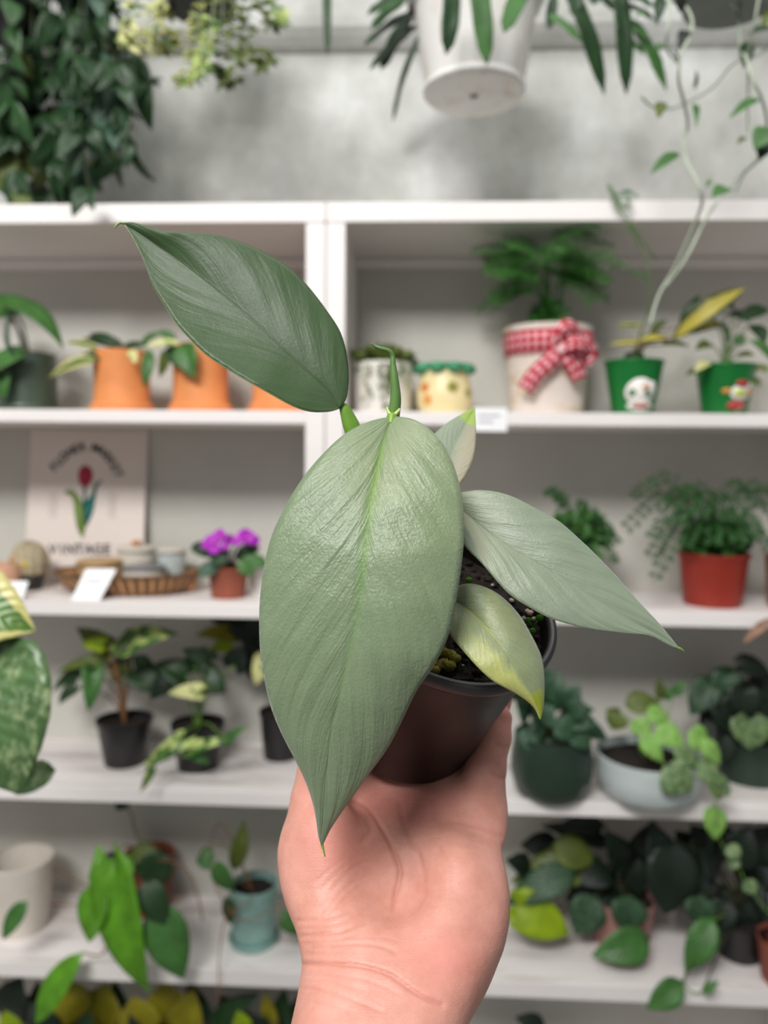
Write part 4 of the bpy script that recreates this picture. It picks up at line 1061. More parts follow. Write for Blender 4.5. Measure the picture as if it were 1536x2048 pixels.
def simple_pot(name, label, cat, px, zs, prof_px, mat, py=None, Y=None, parts=(), group=None):
    """turned vessel; prof_px (radius px, height px)"""
    c = spot(px, zs, py, Y); s_ = mpp(c); t = thing(name, label, cat, c, group)
    pr = [(r*s_, h*s_) for r, h in prof_px]
    pot(t, c, pr[-1][0], pr[0][0], pr[-1][1], mat, soil=False, th=.003, prof=pr)
    for (nm, pp, mt) in parts: obj(nm, lathe(G(), [(r*s_, h*s_) for r, h in pp], c), mt, t)
    return t, c, s_
simple_pot('cup', 'peach cup at the end of the shelf beside the beige cactus', 'cup', 4, Z2, [(22, 0), (32, 18), (36, 40), (35, 58)], 'peach', Y=1.50)
t, c, cr = potted('potted_cactus', 'round beige woolly cactus in a small dark pot near the peach cup', 'potted plant', 60, Z2, 62, 44, 1146, 'black_plastic', Y=1.545)
g = G(); k = mpp(c)
for j in range(19):
    ph = math.pi*j/18*.82
    for i in range(60):
        a = 2*math.pi*i/60; r = 36*k*(1+.06*math.cos(a*13)); g.v.append(tuple(cr+V((math.sin(ph)*math.cos(a)*r, math.sin(ph)*math.sin(a)*r, 26*k+math.cos(ph)*r*1.15))))
for j in range(18):
    for i in range(60): g.f.append([j*60+i, (j+1)*60+i, (j+1)*60+(i+1) % 60, j*60+(i+1) % 60]); g.uv.append([(.5, .5)]*4); g.mi.append(0)
obj('cactus_body', g, 'cactus_beige', t)
obj('bloom', ball(G(), cr+V((-.016, -.030, .036)), .007, 8, jit=.15), 'flower_orange', t)
obj('bloom', ball(G(), cr+V((.008, -.034, .026)), .006, 8, jit=.15), 'bloom_eye', t)
def leaning_card(x0, x1, xt0, xt1, yt, yb, label, tilt=.03):
    a, b = onY(x0, yb, YF+.005), onY(x1, yb, YF+.005); a.z = b.z = Z2+.001; Yt = a.y+tilt
    tl_, tr2 = onY(xt0, yt, Yt), onY(xt1, yt, Yt)
    return flatcard('price_card', label, 'card', [a, b, tr2, tl_], 'paper', group='white price cards on the shelf', marks=((.2, .66, .7, .72, 'label_mark'), (.2, .5, .8, .56, 'label_mark'), (.2, .2, .5, .26, 'label_mark')))
leaning_card(-22, 44, -5, 57, 1163, 1204, 'white price card in front of the peach cup')
leaning_card(143, 199, 172, 233, 1138, 1212, 'white price card leaning on the woven tray')
# -- woven tray and its jars
c = spot(258, Z2, Y=1.545); s_ = mpp(c); RT_ = 146*s_
t = thing('woven_tray', 'round woven rattan tray full of small jars beside the purple flowers', 'tray', c)
g = lathe(G(), [(.0005, 0.002), (RT_*.72, .002), (RT_*.86, .012), (RT_*.97, .036), (RT_, .04), (RT_*.985, .043), (RT_*.95, .037), (RT_*.84, .016), (RT_*.7, .006), (.0005, .006)], c, None, 120)
# an oval tray: shallow towards the wall
g.v = [(x, c.y+(y-c.y)*.62, z) for x, y, z in g.v]
obj('tray', g, 'rattan', t)
g = G(); nb_ = 160
tube(g, [c+V((math.cos(a)*RT_*.99, math.sin(a)*RT_*.99*.62, .041+.0012*math.sin(a*60))) for a in [2*math.pi*q/nb_ for q in range(nb_+1)]], .0035, 7, smooth=False)
obj('braided_rim', g, 'rattan', t)
ZT = Z2+.0065
def jar(px, label, rpx, hpx, mat, Y, lid=None, knob=None, z=None):
    z = ZT if z is None else z
    c = spot(px, z, Y=Y); s_ = mpp(c); t = thing('jar', label, 'jar', c, 'small jars on the woven tray'); r, h = rpx*s_, hpx*s_
    pot(t, c, r, r, h, mat, soil=False, th=.003, prof=[(r*.9, 0), (r, h*.1), (r, h*.9), (r*.97, h)])
    if lid:
        obj('lid', lathe(G(), [(.0004, h+.0005), (r*1.06, h+.0005), (r*1.06, h+lid[1]*s_), (r*.9, h+lid[1]*s_*1.3), (.0004, h+lid[1]*s_*1.35)], c), lid[0], t)
    if knob: obj('knob', ball(G(), c+V((0, 0, h+(lid[1]*1.35+5)*s_)), 7*s_, 10, sc=(1.6, 1.6, 1)), knob, t)
    return c, s_, t
jar(200, 'tan wide jar standing behind the leaning price card', 42, 46, 'tan_jar', 1.555, ('tan_jar', 7))
jar(288, 'off-white jar with a grey clamp lid in the middle of the tray', 40, 44, 'pale_ceramic', 1.515, ('grey_metal', 5))
jar(274, 'pale jar with a wooden knob at the back of the tray', 36, 66, 'pale_ceramic', 1.598, ('pale_ceramic', 8), 'wood_lid')
jar(344, 'tall grey-white jar at the back of the tray near the purple flowers', 28, 66, 'grey_white', 1.585, ('pale_ceramic', 8))
jar(383, 'little brown jar at the end of the tray nearest the purple flowers', 11, 34, 'wood_lid', 1.545)
jar(138, 'little brown jar at the end of the tray nearest the beige cactus', 14, 30, 'wood_lid', 1.555)
# -- african violet
t, c, cr = potted('african_violet', 'purple-flowered violet in a small terracotta plastic pot', 'potted plant', 457, Z2, 84, 66, 1132, 'brown_clay', Y=1.50, lip=.002)
plant_leaves(t, cr, [((440, 1128), (398, 1152), 34, 'leaf_blue', -.03, -.02), ((430, 1110), (382, 1092), 34, 'leaf_dark', .02, 0), ((480, 1120), (535, 1130), 34, 'leaf_mid', -.02, 0), ((470, 1115), (520, 1095), 34, 'leaf_dark', .02, 0),
    ((445, 1115), (440, 1098), 36, 'leaf_dark', -.03, 0), ((475, 1128), (505, 1150), 28, 'leaf_mid', -.04, 0), ((455, 1125), (420, 1118), 30, 'leaf_dark', -.04, 0)], 'leaf_dark', 1.50, 'stem_dark', .0018, dict(shape='round', fold=.1))
for (x, y, Y, r) in ((425, 1083, 1.47, 17), (440, 1074, 1.48, 17), (428, 1096, 1.46, 14), (460, 1080, 1.5, 13), (478, 1082, 1.47, 14), (496, 1076, 1.48, 17), (508, 1084, 1.49, 15), (488, 1070, 1.5, 15), (452, 1092, 1.46, 12), (412, 1090, 1.49, 11)):
    p = onY(x, y, Y); k = r*mpp(p); g = G(); nd = V((random.gauss(0, .25), -.85, .5+random.gauss(0, .2))).normalized(); e1_ = nd.orthogonal().normalized(); e2_ = nd.cross(e1_)
    for q in range(5):
        a = q*1.2566+random.uniform(-.1, .1); d = e1_*math.cos(a)+e2_*math.sin(a); leafgeo(g, p, p+d*k+nd*k*.25, k*1.1, nrm=nd, shape='round', n=4, mm=2, fold=.1)
    fo = obj('flower', g, 'violet_bloom', t, solid=.0005); obj('flower_eye', ball(G(), p+nd*.002, k*.13, 6), 'bloom_eye', fo)
    stem_to(t, cr, p-nd*.002, .001, 'stem_dark')
simple_pot('cup', 'small white cup half hidden behind the largest philodendron blade', 'cup', 524, Z2, [(20, 0), (25, 15), (26, 62)], 'white_ceramic', Y=1.53)
# -- ferns on the right
def ferny(t, cr, specs, mat, nl=13, ln=.030, wd=.0058, sub=3, shape='round'):
    g = G()
    for (x, y, Y) in specs:
        b = onY(x, y, Y); m_ = cr.lerp(b, .5)+V((0, 0, .05+.25*abs(b.x-cr.x)))
        frond(g, [cr+V((random.uniform(-.015, .015), random.uniform(-.015, .015), 0)), m_, b], nl, ln, wd, (0, -.6, .8), tip=.35, sub=sub, thick=.0007, shape=shape)
    return obj('foliage', g, mat, t)
t, c, cr = potted('potted_fern', 'lacy maidenhair fern in a red plastic pot', 'potted plant', 1424, Z2, 136, 108, 1104, 'red_plastic', Y=1.515, lip=.0025)
ferny(t, cr, [(1260, 995, 1.50), (1300, 1080, 1.46), (1245, 1062, 1.5), (1305, 1165, 1.44), (1330, 1000, 1.55), (1380, 990, 1.5), (1440, 995, 1.52), (1500, 985, 1.55), (1560, 1000, 1.5), (1570, 1050, 1.48), (1520, 1075, 1.44),
    (1350, 1050, 1.44), (1400, 1030, 1.42), (1460, 1040, 1.43), (1480, 1085, 1.42), (1425, 1090, 1.42), (1370, 1095, 1.43), (1540, 1100, 1.45), (1295, 1120, 1.48)], 'leaf_fern_dark')
g = bush(G(), cr+V((0, -.01, .035)), (.062, .05, .034), 420, .016, 'round', wr=.9)
obj('foliage', g, 'leaf_fern', t)
t, c, cr = potted('potted_fern', 'small leafy fern in a red pot half hidden behind the pale side blade', 'potted plant', 1148, Z2, 96, 80, 1128, 'red_plastic', Y=1.56, lip=.0025)
g = bush(G(), cr+V((0, -.02, .06)), (.055, .045, .055), 300, .022, 'ovate', wr=.7)
obj('foliage', g, 'leaf_mid', t)
ferny(t, cr, [(1090, 985, 1.55), (1240, 1090, 1.5), (1235, 1130, 1.5), (1110, 1000, 1.54), (1200, 1040, 1.52), (1190, 1150, 1.48), (1170, 1010, 1.56)], 'leaf_fern_dark', ln=.016)
t, c, cr = potted('potted_shrublet', 'dark red pot with a withered hanging leaf at the edge of the picture', 'potted plant', 1590, Z2, 116, 100, 1110, 'brown_clay', Y=1.50)
leafpx(t, 'dead_leaf', (1545, 1236), (1484, 1288), 20, 1.41, -.01, shape='lance', fold=.5, ruffle=.1)
obj('stem', tube(G(), [cr, onY(1560, 1100, 1.45), onY(1556, 1180, 1.415), onY(1545, 1236, 1.41)], .0015, 6), 'stem_brown', t)
plant_leaves(t, cr, [((1590, 1060), (1640, 1000), 50), ((1600, 1070), (1560, 1010), 40)], 'leaf_dark', 1.5, 'stem_brown')
# ================================================================== shelf three
def nursery(px, label, top, bot, pyt, py, leaves, default, mat='black_plastic', st='stem_green', r=.0016, stems=()):
    t, c, cr = potted('potted_syngonium', label, 'potted plant', px, Z3, top, bot, pyt, mat, py=py, group='black nursery pots in a row', lip=.002)
    plant_leaves(t, cr, leaves, 'leaf_syngonium', c.y, st, r, default)
    return t, c, cr
D_ = dict(shape='arrow', fold=.15, droop=.14)
# pictures of a pot whose rim shows below eye level: pot height from its rim
nursery(250, 'black nursery pot with tall yellow-and-green leaves, nearest the big variegated leaf', 110, 78, 1436, 1524, [((180, 1335), (105, 1385), 40, 'leaf_dark', .02, .0), ((200, 1320), (112, 1350), 30, 'leaf_olive', 0, 0), ((185, 1345), (176, 1424), 46, 'leaf_mid', -.05, -.02, dict(nrm=(.5, -.8, .2))),
    ((215, 1300), (152, 1255), 52, 'leaf_olive', 0, 0), ((205, 1290), (162, 1290), 40, 'leaf_lime', -.02, 0), ((262, 1290), (358, 1268), 66, 'leaf_syngonium', -.03, -.02), ((225, 1310), (300, 1250), 26, 'leaf_syngonium', .0, 0),
    ((270, 1340), (330, 1390), 70, 'leaf_dark', .02, 0), ((240, 1350), (215, 1325), 40, 'leaf_olive', .02, 0), ((250, 1330), (262, 1290), 44, 'leaf_dark', .04, 0), ((150, 1375), (118, 1410), 34, 'leaf_dark', .0, 0)], D_, st='stem_brown')
nursery(396, 'black nursery pot with blotched leaves drooping over the shelf edge', 106, 78, 1444, 1532, [((400, 1385), (335, 1388), 40, 'leaf_limecream', -.03, 0), ((410, 1360), (452, 1385), 66, 'leaf_dark', .0, 0), ((370, 1350), (305, 1330), 62, 'leaf_dark', .03, 0), ((345, 1360), (300, 1400), 56, 'leaf_deep', .02, 0), ((390, 1330), (415, 1292), 50, 'leaf_dark', .03, 0),
    ((365, 1480), (286, 1535), 40, 'leaf_syngonium', -.08, -.01, dict(nrm=(.3, -.9, .4))), ((300, 1540), (278, 1585), 22, 'leaf_syngonium', -.09, 0, dict(nrm=(.7, -.7, .2))), ((385, 1500), (462, 1480), 34, 'leaf_syngonium', -.09, 0), ((455, 1482), (498, 1450), 24, 'leaf_mid', -.09, 0), ((385, 1505), (420, 1530), 30, 'leaf_mid', -.085, 0),
    ((470, 1330), (490, 1290), 60, 'leaf_deep', .02, 0), ((420, 1320), (362, 1300), 36, 'leaf_dark', .03, 0)], D_, st='stem_green')
t, c, cr = nursery(562, 'black nursery pot with gold-splashed leaves half hidden by the largest blade', 88, 68, 1420, 1512, [((470, 1270), (390, 1272), 44, 'leaf_gold', .02, 0), ((460, 1290), (420, 1300), 40, 'leaf_lime', .0, 0), ((480, 1250), (420, 1240), 50, 'leaf_deep', .04, 0), ((490, 1245), (520, 1310), 66, 'leaf_deep', .02, 0), ((520, 1300), (500, 1360), 70, 'leaf_deep', 0, 0),
    ((530, 1320), (512, 1372), 46, 'leaf_limecream', -.05, 0, dict(nrm=(-.3, -.9, .2))), ((560, 1330), (580, 1380), 60, 'leaf_dark', 0, 0), ((540, 1290), (600, 1270), 60, 'leaf_dark', 0, 0), ((500, 1262), (548, 1250), 50, 'leaf_deep', .05, 0)], D_)
# -- right: dark green pot, pale bowl, silver plant
t, c, cr = potted('potted_peperomia', 'dark striped leaves filling a round dark green pot behind the thumbless side of the hand', 'potted plant', 1102, Z3, 158, 100, 1466, 'deep_green_glaze', py=1590, prof='round', th=.005)
t['label'] = 'dark striped leaves filling a rounded dark green pot beside the little finger'
lv = []
for (b, tp, w) in (((1060, 1430), (1030, 1395), 70), ((1090, 1420), (1120, 1340), 70), ((1110, 1440), (1150, 1480), 62), ((1050, 1450), (1085, 1490), 56), ((1130, 1440), (1200, 1455), 46), ((1120, 1430), (1190, 1420), 40), ((1140, 1460), (1180, 1500), 50), ((1070, 1470), (1040, 1500), 56), ((1100, 1400), (1060, 1330), 64), ((1040, 1400), (1035, 1340), 60), ((1150, 1450), (1215, 1480), 40),
    ((1090, 1450), (1060, 1420), 60), ((1130, 1415), (1160, 1370), 52), ((1110, 1465), (1120, 1510), 50), ((1160, 1490), (1175, 1560), 36), ((1080, 1440), (1110, 1415), 60), ((1140, 1430), (1170, 1405), 44)): lv.append((b, tp, w, 'leaf_peperomia', random.uniform(-.06, .02), random.uniform(-.02, .0)))
plant_leaves(t, cr, lv, 'leaf_peperomia', c.y, 'stem_dark', .0015, dict(shape='ovate', fold=.15, droop=.15))
t, c, cr = potted('potted_fittonia', 'light green trailing plant in a wide pale glazed bowl', 'potted plant', 1294, Z3, 206, 168, 1506, 'grey_white', py=1594, th=.006, fill=.8, prof='bowl')
lv = [((1265, 1440), (1300, 1475), 46, 'leaf_fittonia', -.03, -.02), ((1310, 1455), (1368, 1496), 54, 'leaf_fittonia', -.05, -.02), ((1285, 1465), (1325, 1525), 40, 'leaf_fittonia', -.07, -.02, dict(nrm=(-.5, -.8, .4))), ((1375, 1465), (1418, 1490), 52, 'leaf_fittonia', -.06, 0, dict(nrm=(0, -.9, .4))),
    ((1325, 1535), (1385, 1580), 78, 'leaf_silver', -.10, -.01, dict(nrm=(-.2, -.9, .3))), ((1390, 1530), (1440, 1560), 56, 'leaf_silver', -.09, -.01), ((1425, 1545), (1440, 1600), 44, 'leaf_silver', -.10, 0), ((1440, 1590), (1455, 1560), 30, 'leaf_silver', -.1, 0), ((1425, 1610), (1430, 1680), 48, 'leaf_fittonia', -.115, 0, dict(nrm=(0, -1, .2))), ((1455, 1690), (1480, 1720), 34, 'leaf_silver', -.12, 0, dict(nrm=(0, -1, .2))),
    ((1470, 1715), (1462, 1740), 26, 'leaf_silver', -.12, 0), ((1490, 1760), (1510, 1790), 34, 'leaf_silver', -.12, 0), ((1250, 1410), (1320, 1405), 50, 'leaf_olive', .02, 0), ((1240, 1425), (1225, 1460), 46, 'leaf_olive', .0, 0), ((1290, 1425), (1340, 1440), 44, 'leaf_fittonia', .0, 0),
    ((1320, 1400), (1315, 1352), 22, 'leaf_olive', .02, 0), ((1345, 1390), (1375, 1362), 24, 'leaf_mid', .02, 0), ((1330, 1400), (1340, 1372), 20, 'leaf_mid', .02, 0), ((1400, 1480), (1440, 1530), 40, 'leaf_fittonia', -.08, 0), ((1345, 1500), (1400, 1530), 40, 'leaf_silver', -.08, 0), ((1240, 1440), (1210, 1420), 36, 'leaf_olive', .02, 0)]
plant_leaves(t, cr, lv, 'leaf_fittonia', c.y, None, .0014, dict(shape='ovate', fold=.12, droop=.1))
for q in ([(1300, 1500, c.y-.03), (1350, 1480, c.y-.05), (1410, 1520, c.y-.08), (1430, 1600, c.y-.115), (1440, 1680, c.y-.12), (1475, 1730, c.y-.12), (1500, 1780, c.y-.12), (1560, 1850, c.y-.12)], [(1290, 1500, c.y-.02), (1310, 1440, c.y), (1320, 1400, c.y+.02)], [(1310, 1500, c.y-.02), (1335, 1440, c.y), (1345, 1390, c.y+.02)], [(1290, 1500, c.y-.03), (1300, 1470, c.y-.05), (1330, 1530, c.y-.1)], [(1280, 1500, c.y), (1260, 1440, c.y-.01), (1245, 1425, c.y)]):
    trail(t, cr, q, .0013, 'stem_green')
t, c, cr = potted('potted_satin_vine', 'dark plant with one heart-shaped silvery leaf in a dark green pot', 'potted plant', 1500, Z3, 150, 124, 1468, 'deep_green_glaze', py=1552, th=.005)
lv = [((1500, 1440), (1500, 1500), 86, 'leaf_silver', -.07, -.01, dict(nrm=(0, -1, .35), shape='heart')), ((1455, 1350), (1440, 1410), 60, 'leaf_calathea', -.03, 0, dict(shape='heart', nrm=(-.2, -.9, .3)))]
for (b, tp, w) in (((1480, 1330), (1540, 1345), 50), ((1500, 1360), (1560, 1400), 70), ((1420, 1370), (1380, 1430), 60), ((1450, 1420), (1400, 1470), 70), ((1440, 1400), (1460, 1470), 60), ((1520, 1400), (1540, 1460), 70), ((1470, 1360), (1420, 1340), 40), ((1490, 1380), (1480, 1440), 70), ((1450, 1470), (1440, 1530), 56), ((1530, 1480), (1550, 1540), 60), ((1480, 1490), (1470, 1540), 50), ((1510, 1340), (1470, 1318), 34), ((1420, 1400), (1405, 1380), 46)):
    lv.append((b, tp, w, random.choice(['leaf_deep', 'leaf_deep', 'leaf_calathea']), random.uniform(-.06, .03), random.uniform(-.02, 0)))
plant_leaves(t, cr, lv, 'leaf_deep', c.y, 'stem_dark', .0015, dict(shape='heart', fold=.12, droop=.1))
# ================================================================== shelf four
simple_pot('planter', 'empty beige ribbed planter at the end of the lower shelf', 'pot', 44, Z4, [(46, 0), (50, 10), (60, 128), (62, 142), (60, 143)], 'pale_ceramic', py=1852)
t, c, cr = potted('potted_trailer', 'terracotta pot with big bright green leaves hanging over the shelf edge', 'potted plant', 300, Z4, 98, 80, 1706, 'brown_clay', py=1812, lip=.002)
Yq = c.y
lv = [((262, 1700), (330, 1720), 46, 'leaf_olive', -.03, 0), ((230, 1740), (300, 1985), 104, 'leaf_bright', -.09, -.02, dict(droop=.1, nrm=(-.25, -.85, .35), shape='heart')), ((205, 1770), (178, 1886), 84, 'leaf_bright', -.08, 0, dict(nrm=(-.4, -.8, .3), shape='ovate')), ((310, 1805), (368, 1958), 88, 'leaf_mid', -.07, -.02, dict(nrm=(.2, -.85, .35), shape='ovate')), ((262, 1710), (215, 1790), 60, 'leaf_bright', -.05, -.03),
    ((165, 1905), (72, 2048), 62, 'leaf_bright', -.13, -.02, dict(nrm=(-.4, -.85, .3), shape='lance')), ((310, 1700), (318, 1780), 74, 'leaf_dark', -.05, 0, dict(nrm=(0, -.9, .3))), ((230, 1612), (262, 1604), 26, 'leaf_dark', .01, 0, dict(shape='round')), ((55, 1802), (5, 1880), 40, 'leaf_mid', -.06, 0), ((105, 1735), (60, 1800), 34, 'leaf_mid', -.05, 0), ((290, 1760), (330, 1850), 60, 'leaf_dark', -.05, 0)]
plant_leaves(t, cr, lv, 'leaf_bright', Yq, None, .0015, dict(shape='ovate', fold=.15, droop=.08))
for q in ([(250, 1690, Yq-.03), (230, 1740, Yq-.09)], [(270, 1660, Yq), (262, 1625, Yq+.01), (245, 1612, Yq+.01)], [(320, 1720, Yq-.06), (370, 1735, Yq-.07), (395, 1790, Yq-.08), (405, 1840, Yq-.07)], [(300, 1800, Yq-.07), (330, 1795, Yq-.07), (370, 1790, Yq-.07)], [(240, 1790, Yq-.07), (150, 1760, Yq-.06), (105, 1735, Yq-.05)], [(220, 1880, Yq-.1), (200, 1910, Yq-.12), (165, 1905, Yq-.13)], [(220, 1800, Yq-.06), (120, 1810, Yq-.06), (55, 1802, Yq-.06)], [(240, 1740, Yq-.05), (205, 1770, Yq-.08)], [(300, 1760, Yq-.05), (310, 1805, Yq-.07)]):
    trail(t, cr, q, .0017, 'stem_brown')
t, c, s_ = simple_pot('bulb_ornament', 'dark ball ornament on a thin stand behind the bright green leaves', 'ornament', 222, Z4, [(9, 0), (9, 4), (2.5, 6), (2.5, 90)], 'grey_metal', Y=1.60)
obj('ball', ball(G(), c+V((0, 0, 104*s_)), 16*s_, 16), 'dark_object', t)
t, c, cr = potted('potted_pitcher', 'pale teal pot on its saucer with two upright leaves', 'potted plant', 508, Z4, 96, 84, 1766, 'teal_glaze', py=1880, saucer=(0.052, .014), th=.005)
plant_leaves(t, cr, [((468, 1740), (488, 1640), 38, 'leaf_olive', -.02, 0, dict(nrm=(.3, -.9, .2), shape='lance')), ((430, 1715), (392, 1722), 44, 'leaf_mid', -.03, 0), ((432, 1722), (468, 1782), 44, 'leaf_mid', -.05, 0, dict(nrm=(-.3, -.9, .3))), ((455, 1790), (462, 1850), 26, 'leaf_dark', -.06, 0), ((565, 1820), (600, 1870), 44, 'leaf_mid', -.05, 0)], 'leaf_mid', c.y, None, .0016, dict(shape='ovate'))
for q in ([(475, 1760, c.y-.01), (468, 1740, c.y-.02)], [(460, 1700, c.y), (430, 1690, c.y-.02), (418, 1720, c.y-.03), (440, 1790, c.y-.06), (490, 1840, c.y-.07), (570, 1805, c.y-.06), (610, 1790, c.y-.05)], [(445, 1650, c.y), (420, 1690, c.y)], [(500, 1800, c.y-.06), (455, 1830, c.y-.07), (440, 1900, c.y-.1), (436, 2010, c.y-.1)]):
    trail(t, cr, q, .0013, 'stem_brown')
# -- right
t, c, cr = potted('potted_calathea', 'dark striped-leaf plant in a dusty pink pot on the lower shelf', 'potted plant', 1242, Z4, 130, 104, 1790, 'pink_clay', py=1876, th=.005)
lv = [((1105, 1690), (1190, 1725), 70, 'leaf_olive', -.02, 0), ((1150, 1740), (1010, 1810), 66, 'leaf_calathea', -.05, 0), ((1200, 1720), (1020, 1765), 80, 'leaf_olive', .0, 0), ((1035, 1812), (1140, 1868), 84, 'leaf_lime', -.07, 0, dict(nrm=(0, -.9, .45), shape='heart')), ((1260, 1790), (1245, 1862), 78, 'leaf_calathea', -.07, -.01, dict(nrm=(.1, -.9, .3))), ((1190, 1790), (1150, 1870), 74, 'leaf_calathea', -.05, -.01, dict(nrm=(-.1, -.9, .3))), ((1298, 1878), (1182, 1912), 70, 'leaf_mid', -.09, -.02, dict(nrm=(0, -.8, .5), fold=.2)),
    ((1240, 1740), (1210, 1660), 70), ((1260, 1740), (1230, 1700), 66), ((1280, 1720), (1310, 1640), 66), ((1240, 1760), (1130, 1800), 80), ((1220, 1690), (1080, 1650), 40, 'leaf_deep', .03, 0), ((1120, 1700), (1040, 1690), 60, 'leaf_deep', .04, 0), ((1130, 1720), (1090, 1690), 56, 'leaf_deep', .02, 0), ((1215, 1730), (1160, 1770), 70), ((1250, 1700), (1280, 1800), 60), ((1060, 1740), (1010, 1720), 50), ((1210, 1650), (1110, 1655), 40, 'leaf_deep', 0, 0)]
plant_leaves(t, cr, lv, 'leaf_deep', c.y, 'stem_dark', .0018, dict(shape='ovate', fold=.14, droop=.12))
t, c, cr = potted('potted_calathea', 'mass of near-black leaves above a black pot on the lower shelf', 'potted plant', 1478, Z4, 118, 84, 1826, 'black_plastic', py=1905, lip=.002)
lv = [((1330, 1760), (1300, 1640), 78, 'leaf_deep', -.02, 0), ((1345, 1680), (1330, 1830), 110, 'leaf_deep', -.03, -.01, dict(nrm=(0, -.9, .3))), ((1400, 1790), (1395, 1850), 66, 'leaf_calathea', -.06, -.01, dict(nrm=(0, -.9, .4))), ((1425, 1835), (1370, 1945), 58, 'leaf_mid', -.09, -.02, dict(nrm=(-.3, -.9, .3))), ((1365, 1962), (1292, 2018), 54, 'leaf_mid', -.12, 0, dict(nrm=(-.1, -.9, .4))), ((1405, 1984), (1438, 1962), 18, 'leaf_mid', -.12, 0)]
for (b, tp, w) in (((1420, 1720), (1380, 1650), 80), ((1440, 1740), (1400, 1700), 80), ((1460, 1730), (1500, 1650), 80), ((1480, 1760), (1560, 1700), 90), ((1450, 1770), (1430, 1830), 80), ((1470, 1780), (1540, 1830), 90), ((1440, 1700), (1420, 1640), 70), ((1500, 1720), (1550, 1650), 80), ((1420, 1760), (1360, 1740), 80), ((1500, 1790), (1530, 1780), 80), ((1400, 1740), (1390, 1820), 80), ((1510, 1830), (1560, 1880), 60), ((1430, 1690), (1470, 1660), 70), ((1460, 1800), (1420, 1860), 60), ((1490, 1800), (1500, 1860), 60), ((1380, 1720), (1350, 1660), 70)):
    lv.append((b, tp, w, 'leaf_deep', random.uniform(-.06, .04), random.uniform(-.02, 0)))
plant_leaves(t, cr, lv, 'leaf_deep', c.y, 'stem_dark', .0018, dict(shape='ovate', fold=.14, droop=.12))
obj('stem', tube(G(), [cr, onY(1430, 1840, c.y-.09), onY(1370, 1950, c.y-.11), onY(1385, 1985, c.y-.12), onY(1405, 1984, c.y-.12)], .0014, 6), 'stem_green', t)
# -- a fallen loose pot far right
simple_pot('planter', 'brown clay pot at the very edge of the lower shelf', 'pot', 1575, Z4, [(48, 0), (58, 80), (60, 84)], 'brown_clay', py=1960)
# ================================================================== bottom shelf: leaves of plants whose pots are out of view
def low(px, label, leaves, mat, Y=1.54):
    c = spot(px, Z5, Y=Y); t = thing('potted_croton', label, 'potted plant', c); cr = pot(t, c, .07, .052, .12, 'black_plastic', lip=.002)
    plant_leaves(t, cr, leaves, mat, Y, 'stem_green', .002, dict(shape='ovate', fold=.14, droop=.1)); return t
low(150, 'broad mustard-yellow and dark leaves on the bottom shelf, in the corner', [((160, 2040), (110, 1955), 90, 'leaf_gold', -.02, 0), ((200, 2060), (215, 1965), 120, 'leaf_gold', 0, 0), ((20, 2040), (45, 1950), 90, 'leaf_deep', -.03, 0), ((60, 2060), (10, 1960), 70, 'leaf_gold', .03, 0), ((110, 2080), (60, 2005), 60, 'leaf_deep', -.05, 0), ((30, 2075), (10, 2020), 50, 'leaf_lime', -.06, 0), ((170, 2090), (180, 2020), 60, 'leaf_dark', -.05, 0), ((90, 2060), (75, 1960), 60, 'leaf_deep', .03, 0)], 'leaf_gold', 1.53)
low(340, 'second clump of mustard-yellow leaves on the bottom shelf, below the bright hanging leaves', [((340, 2050), (330, 1960), 110, 'leaf_gold', -.02, 0), ((290, 2070), (265, 1990), 90, 'leaf_gold', -.04, 0), ((370, 2070), (388, 1975), 80, 'leaf_gold', -.03, 0), ((240, 2050), (230, 1960), 60, 'leaf_dark', .03, 0), ((260, 2080), (250, 2020), 60, 'leaf_deep', -.05, 0), ((400, 2050), (380, 1960), 60, 'leaf_deep', .04, 0)], 'leaf_gold', 1.54)
low(500, 'dark green leaves with a few yellow ones on the bottom shelf beside the wrist', [((430, 2050), (520, 1985), 50, 'leaf_dark', -.02, 0), ((480, 2060), (440, 1990), 70, 'leaf_deep', .02, 0), ((545, 2060), (530, 1980), 34, 'leaf_gold', -.03, 0), ((560, 2060), (570, 1975), 46, 'leaf_dark', 0, 0), ((490, 2065), (475, 2020), 40, 'leaf_lime', -.06, 0), ((520, 2070), (500, 2025), 56, 'leaf_deep', -.05, 0), ((420, 2070), (405, 2000), 56, 'leaf_dark', 0, 0), ((590, 2060), (600, 1990), 50, 'leaf_deep', 0, 0)], 'leaf_dark', 1.54)
low(1060, 'single dark leaf tips rising from the bottom shelf on the other side of the wrist', [((1090, 2058), (1030, 2034), 40, 'leaf_deep', -.03, 0), ((1060, 2090), (1040, 2060), 40, 'leaf_deep', -.03, 0)], 'leaf_deep', 1.54)
# ================================================================== hanging plants
def cord(t, c, r, h, n=3, ztop=3.6):
    hub = V((c.x, c.y, c.z+h+.28))
    for k in range(n):
        a = 2*math.pi*k/n+.5; obj('hanging_cord', tube(G(), [c+V((math.cos(a)*r, math.sin(a)*r, h)), hub], .0016, 6, smooth=False), 'cord_white', t)
    obj('hanging_cord', tube(G(), [hub, V((c.x, c.y, ztop))], .0016, 6, smooth=False), 'cord_white', t)
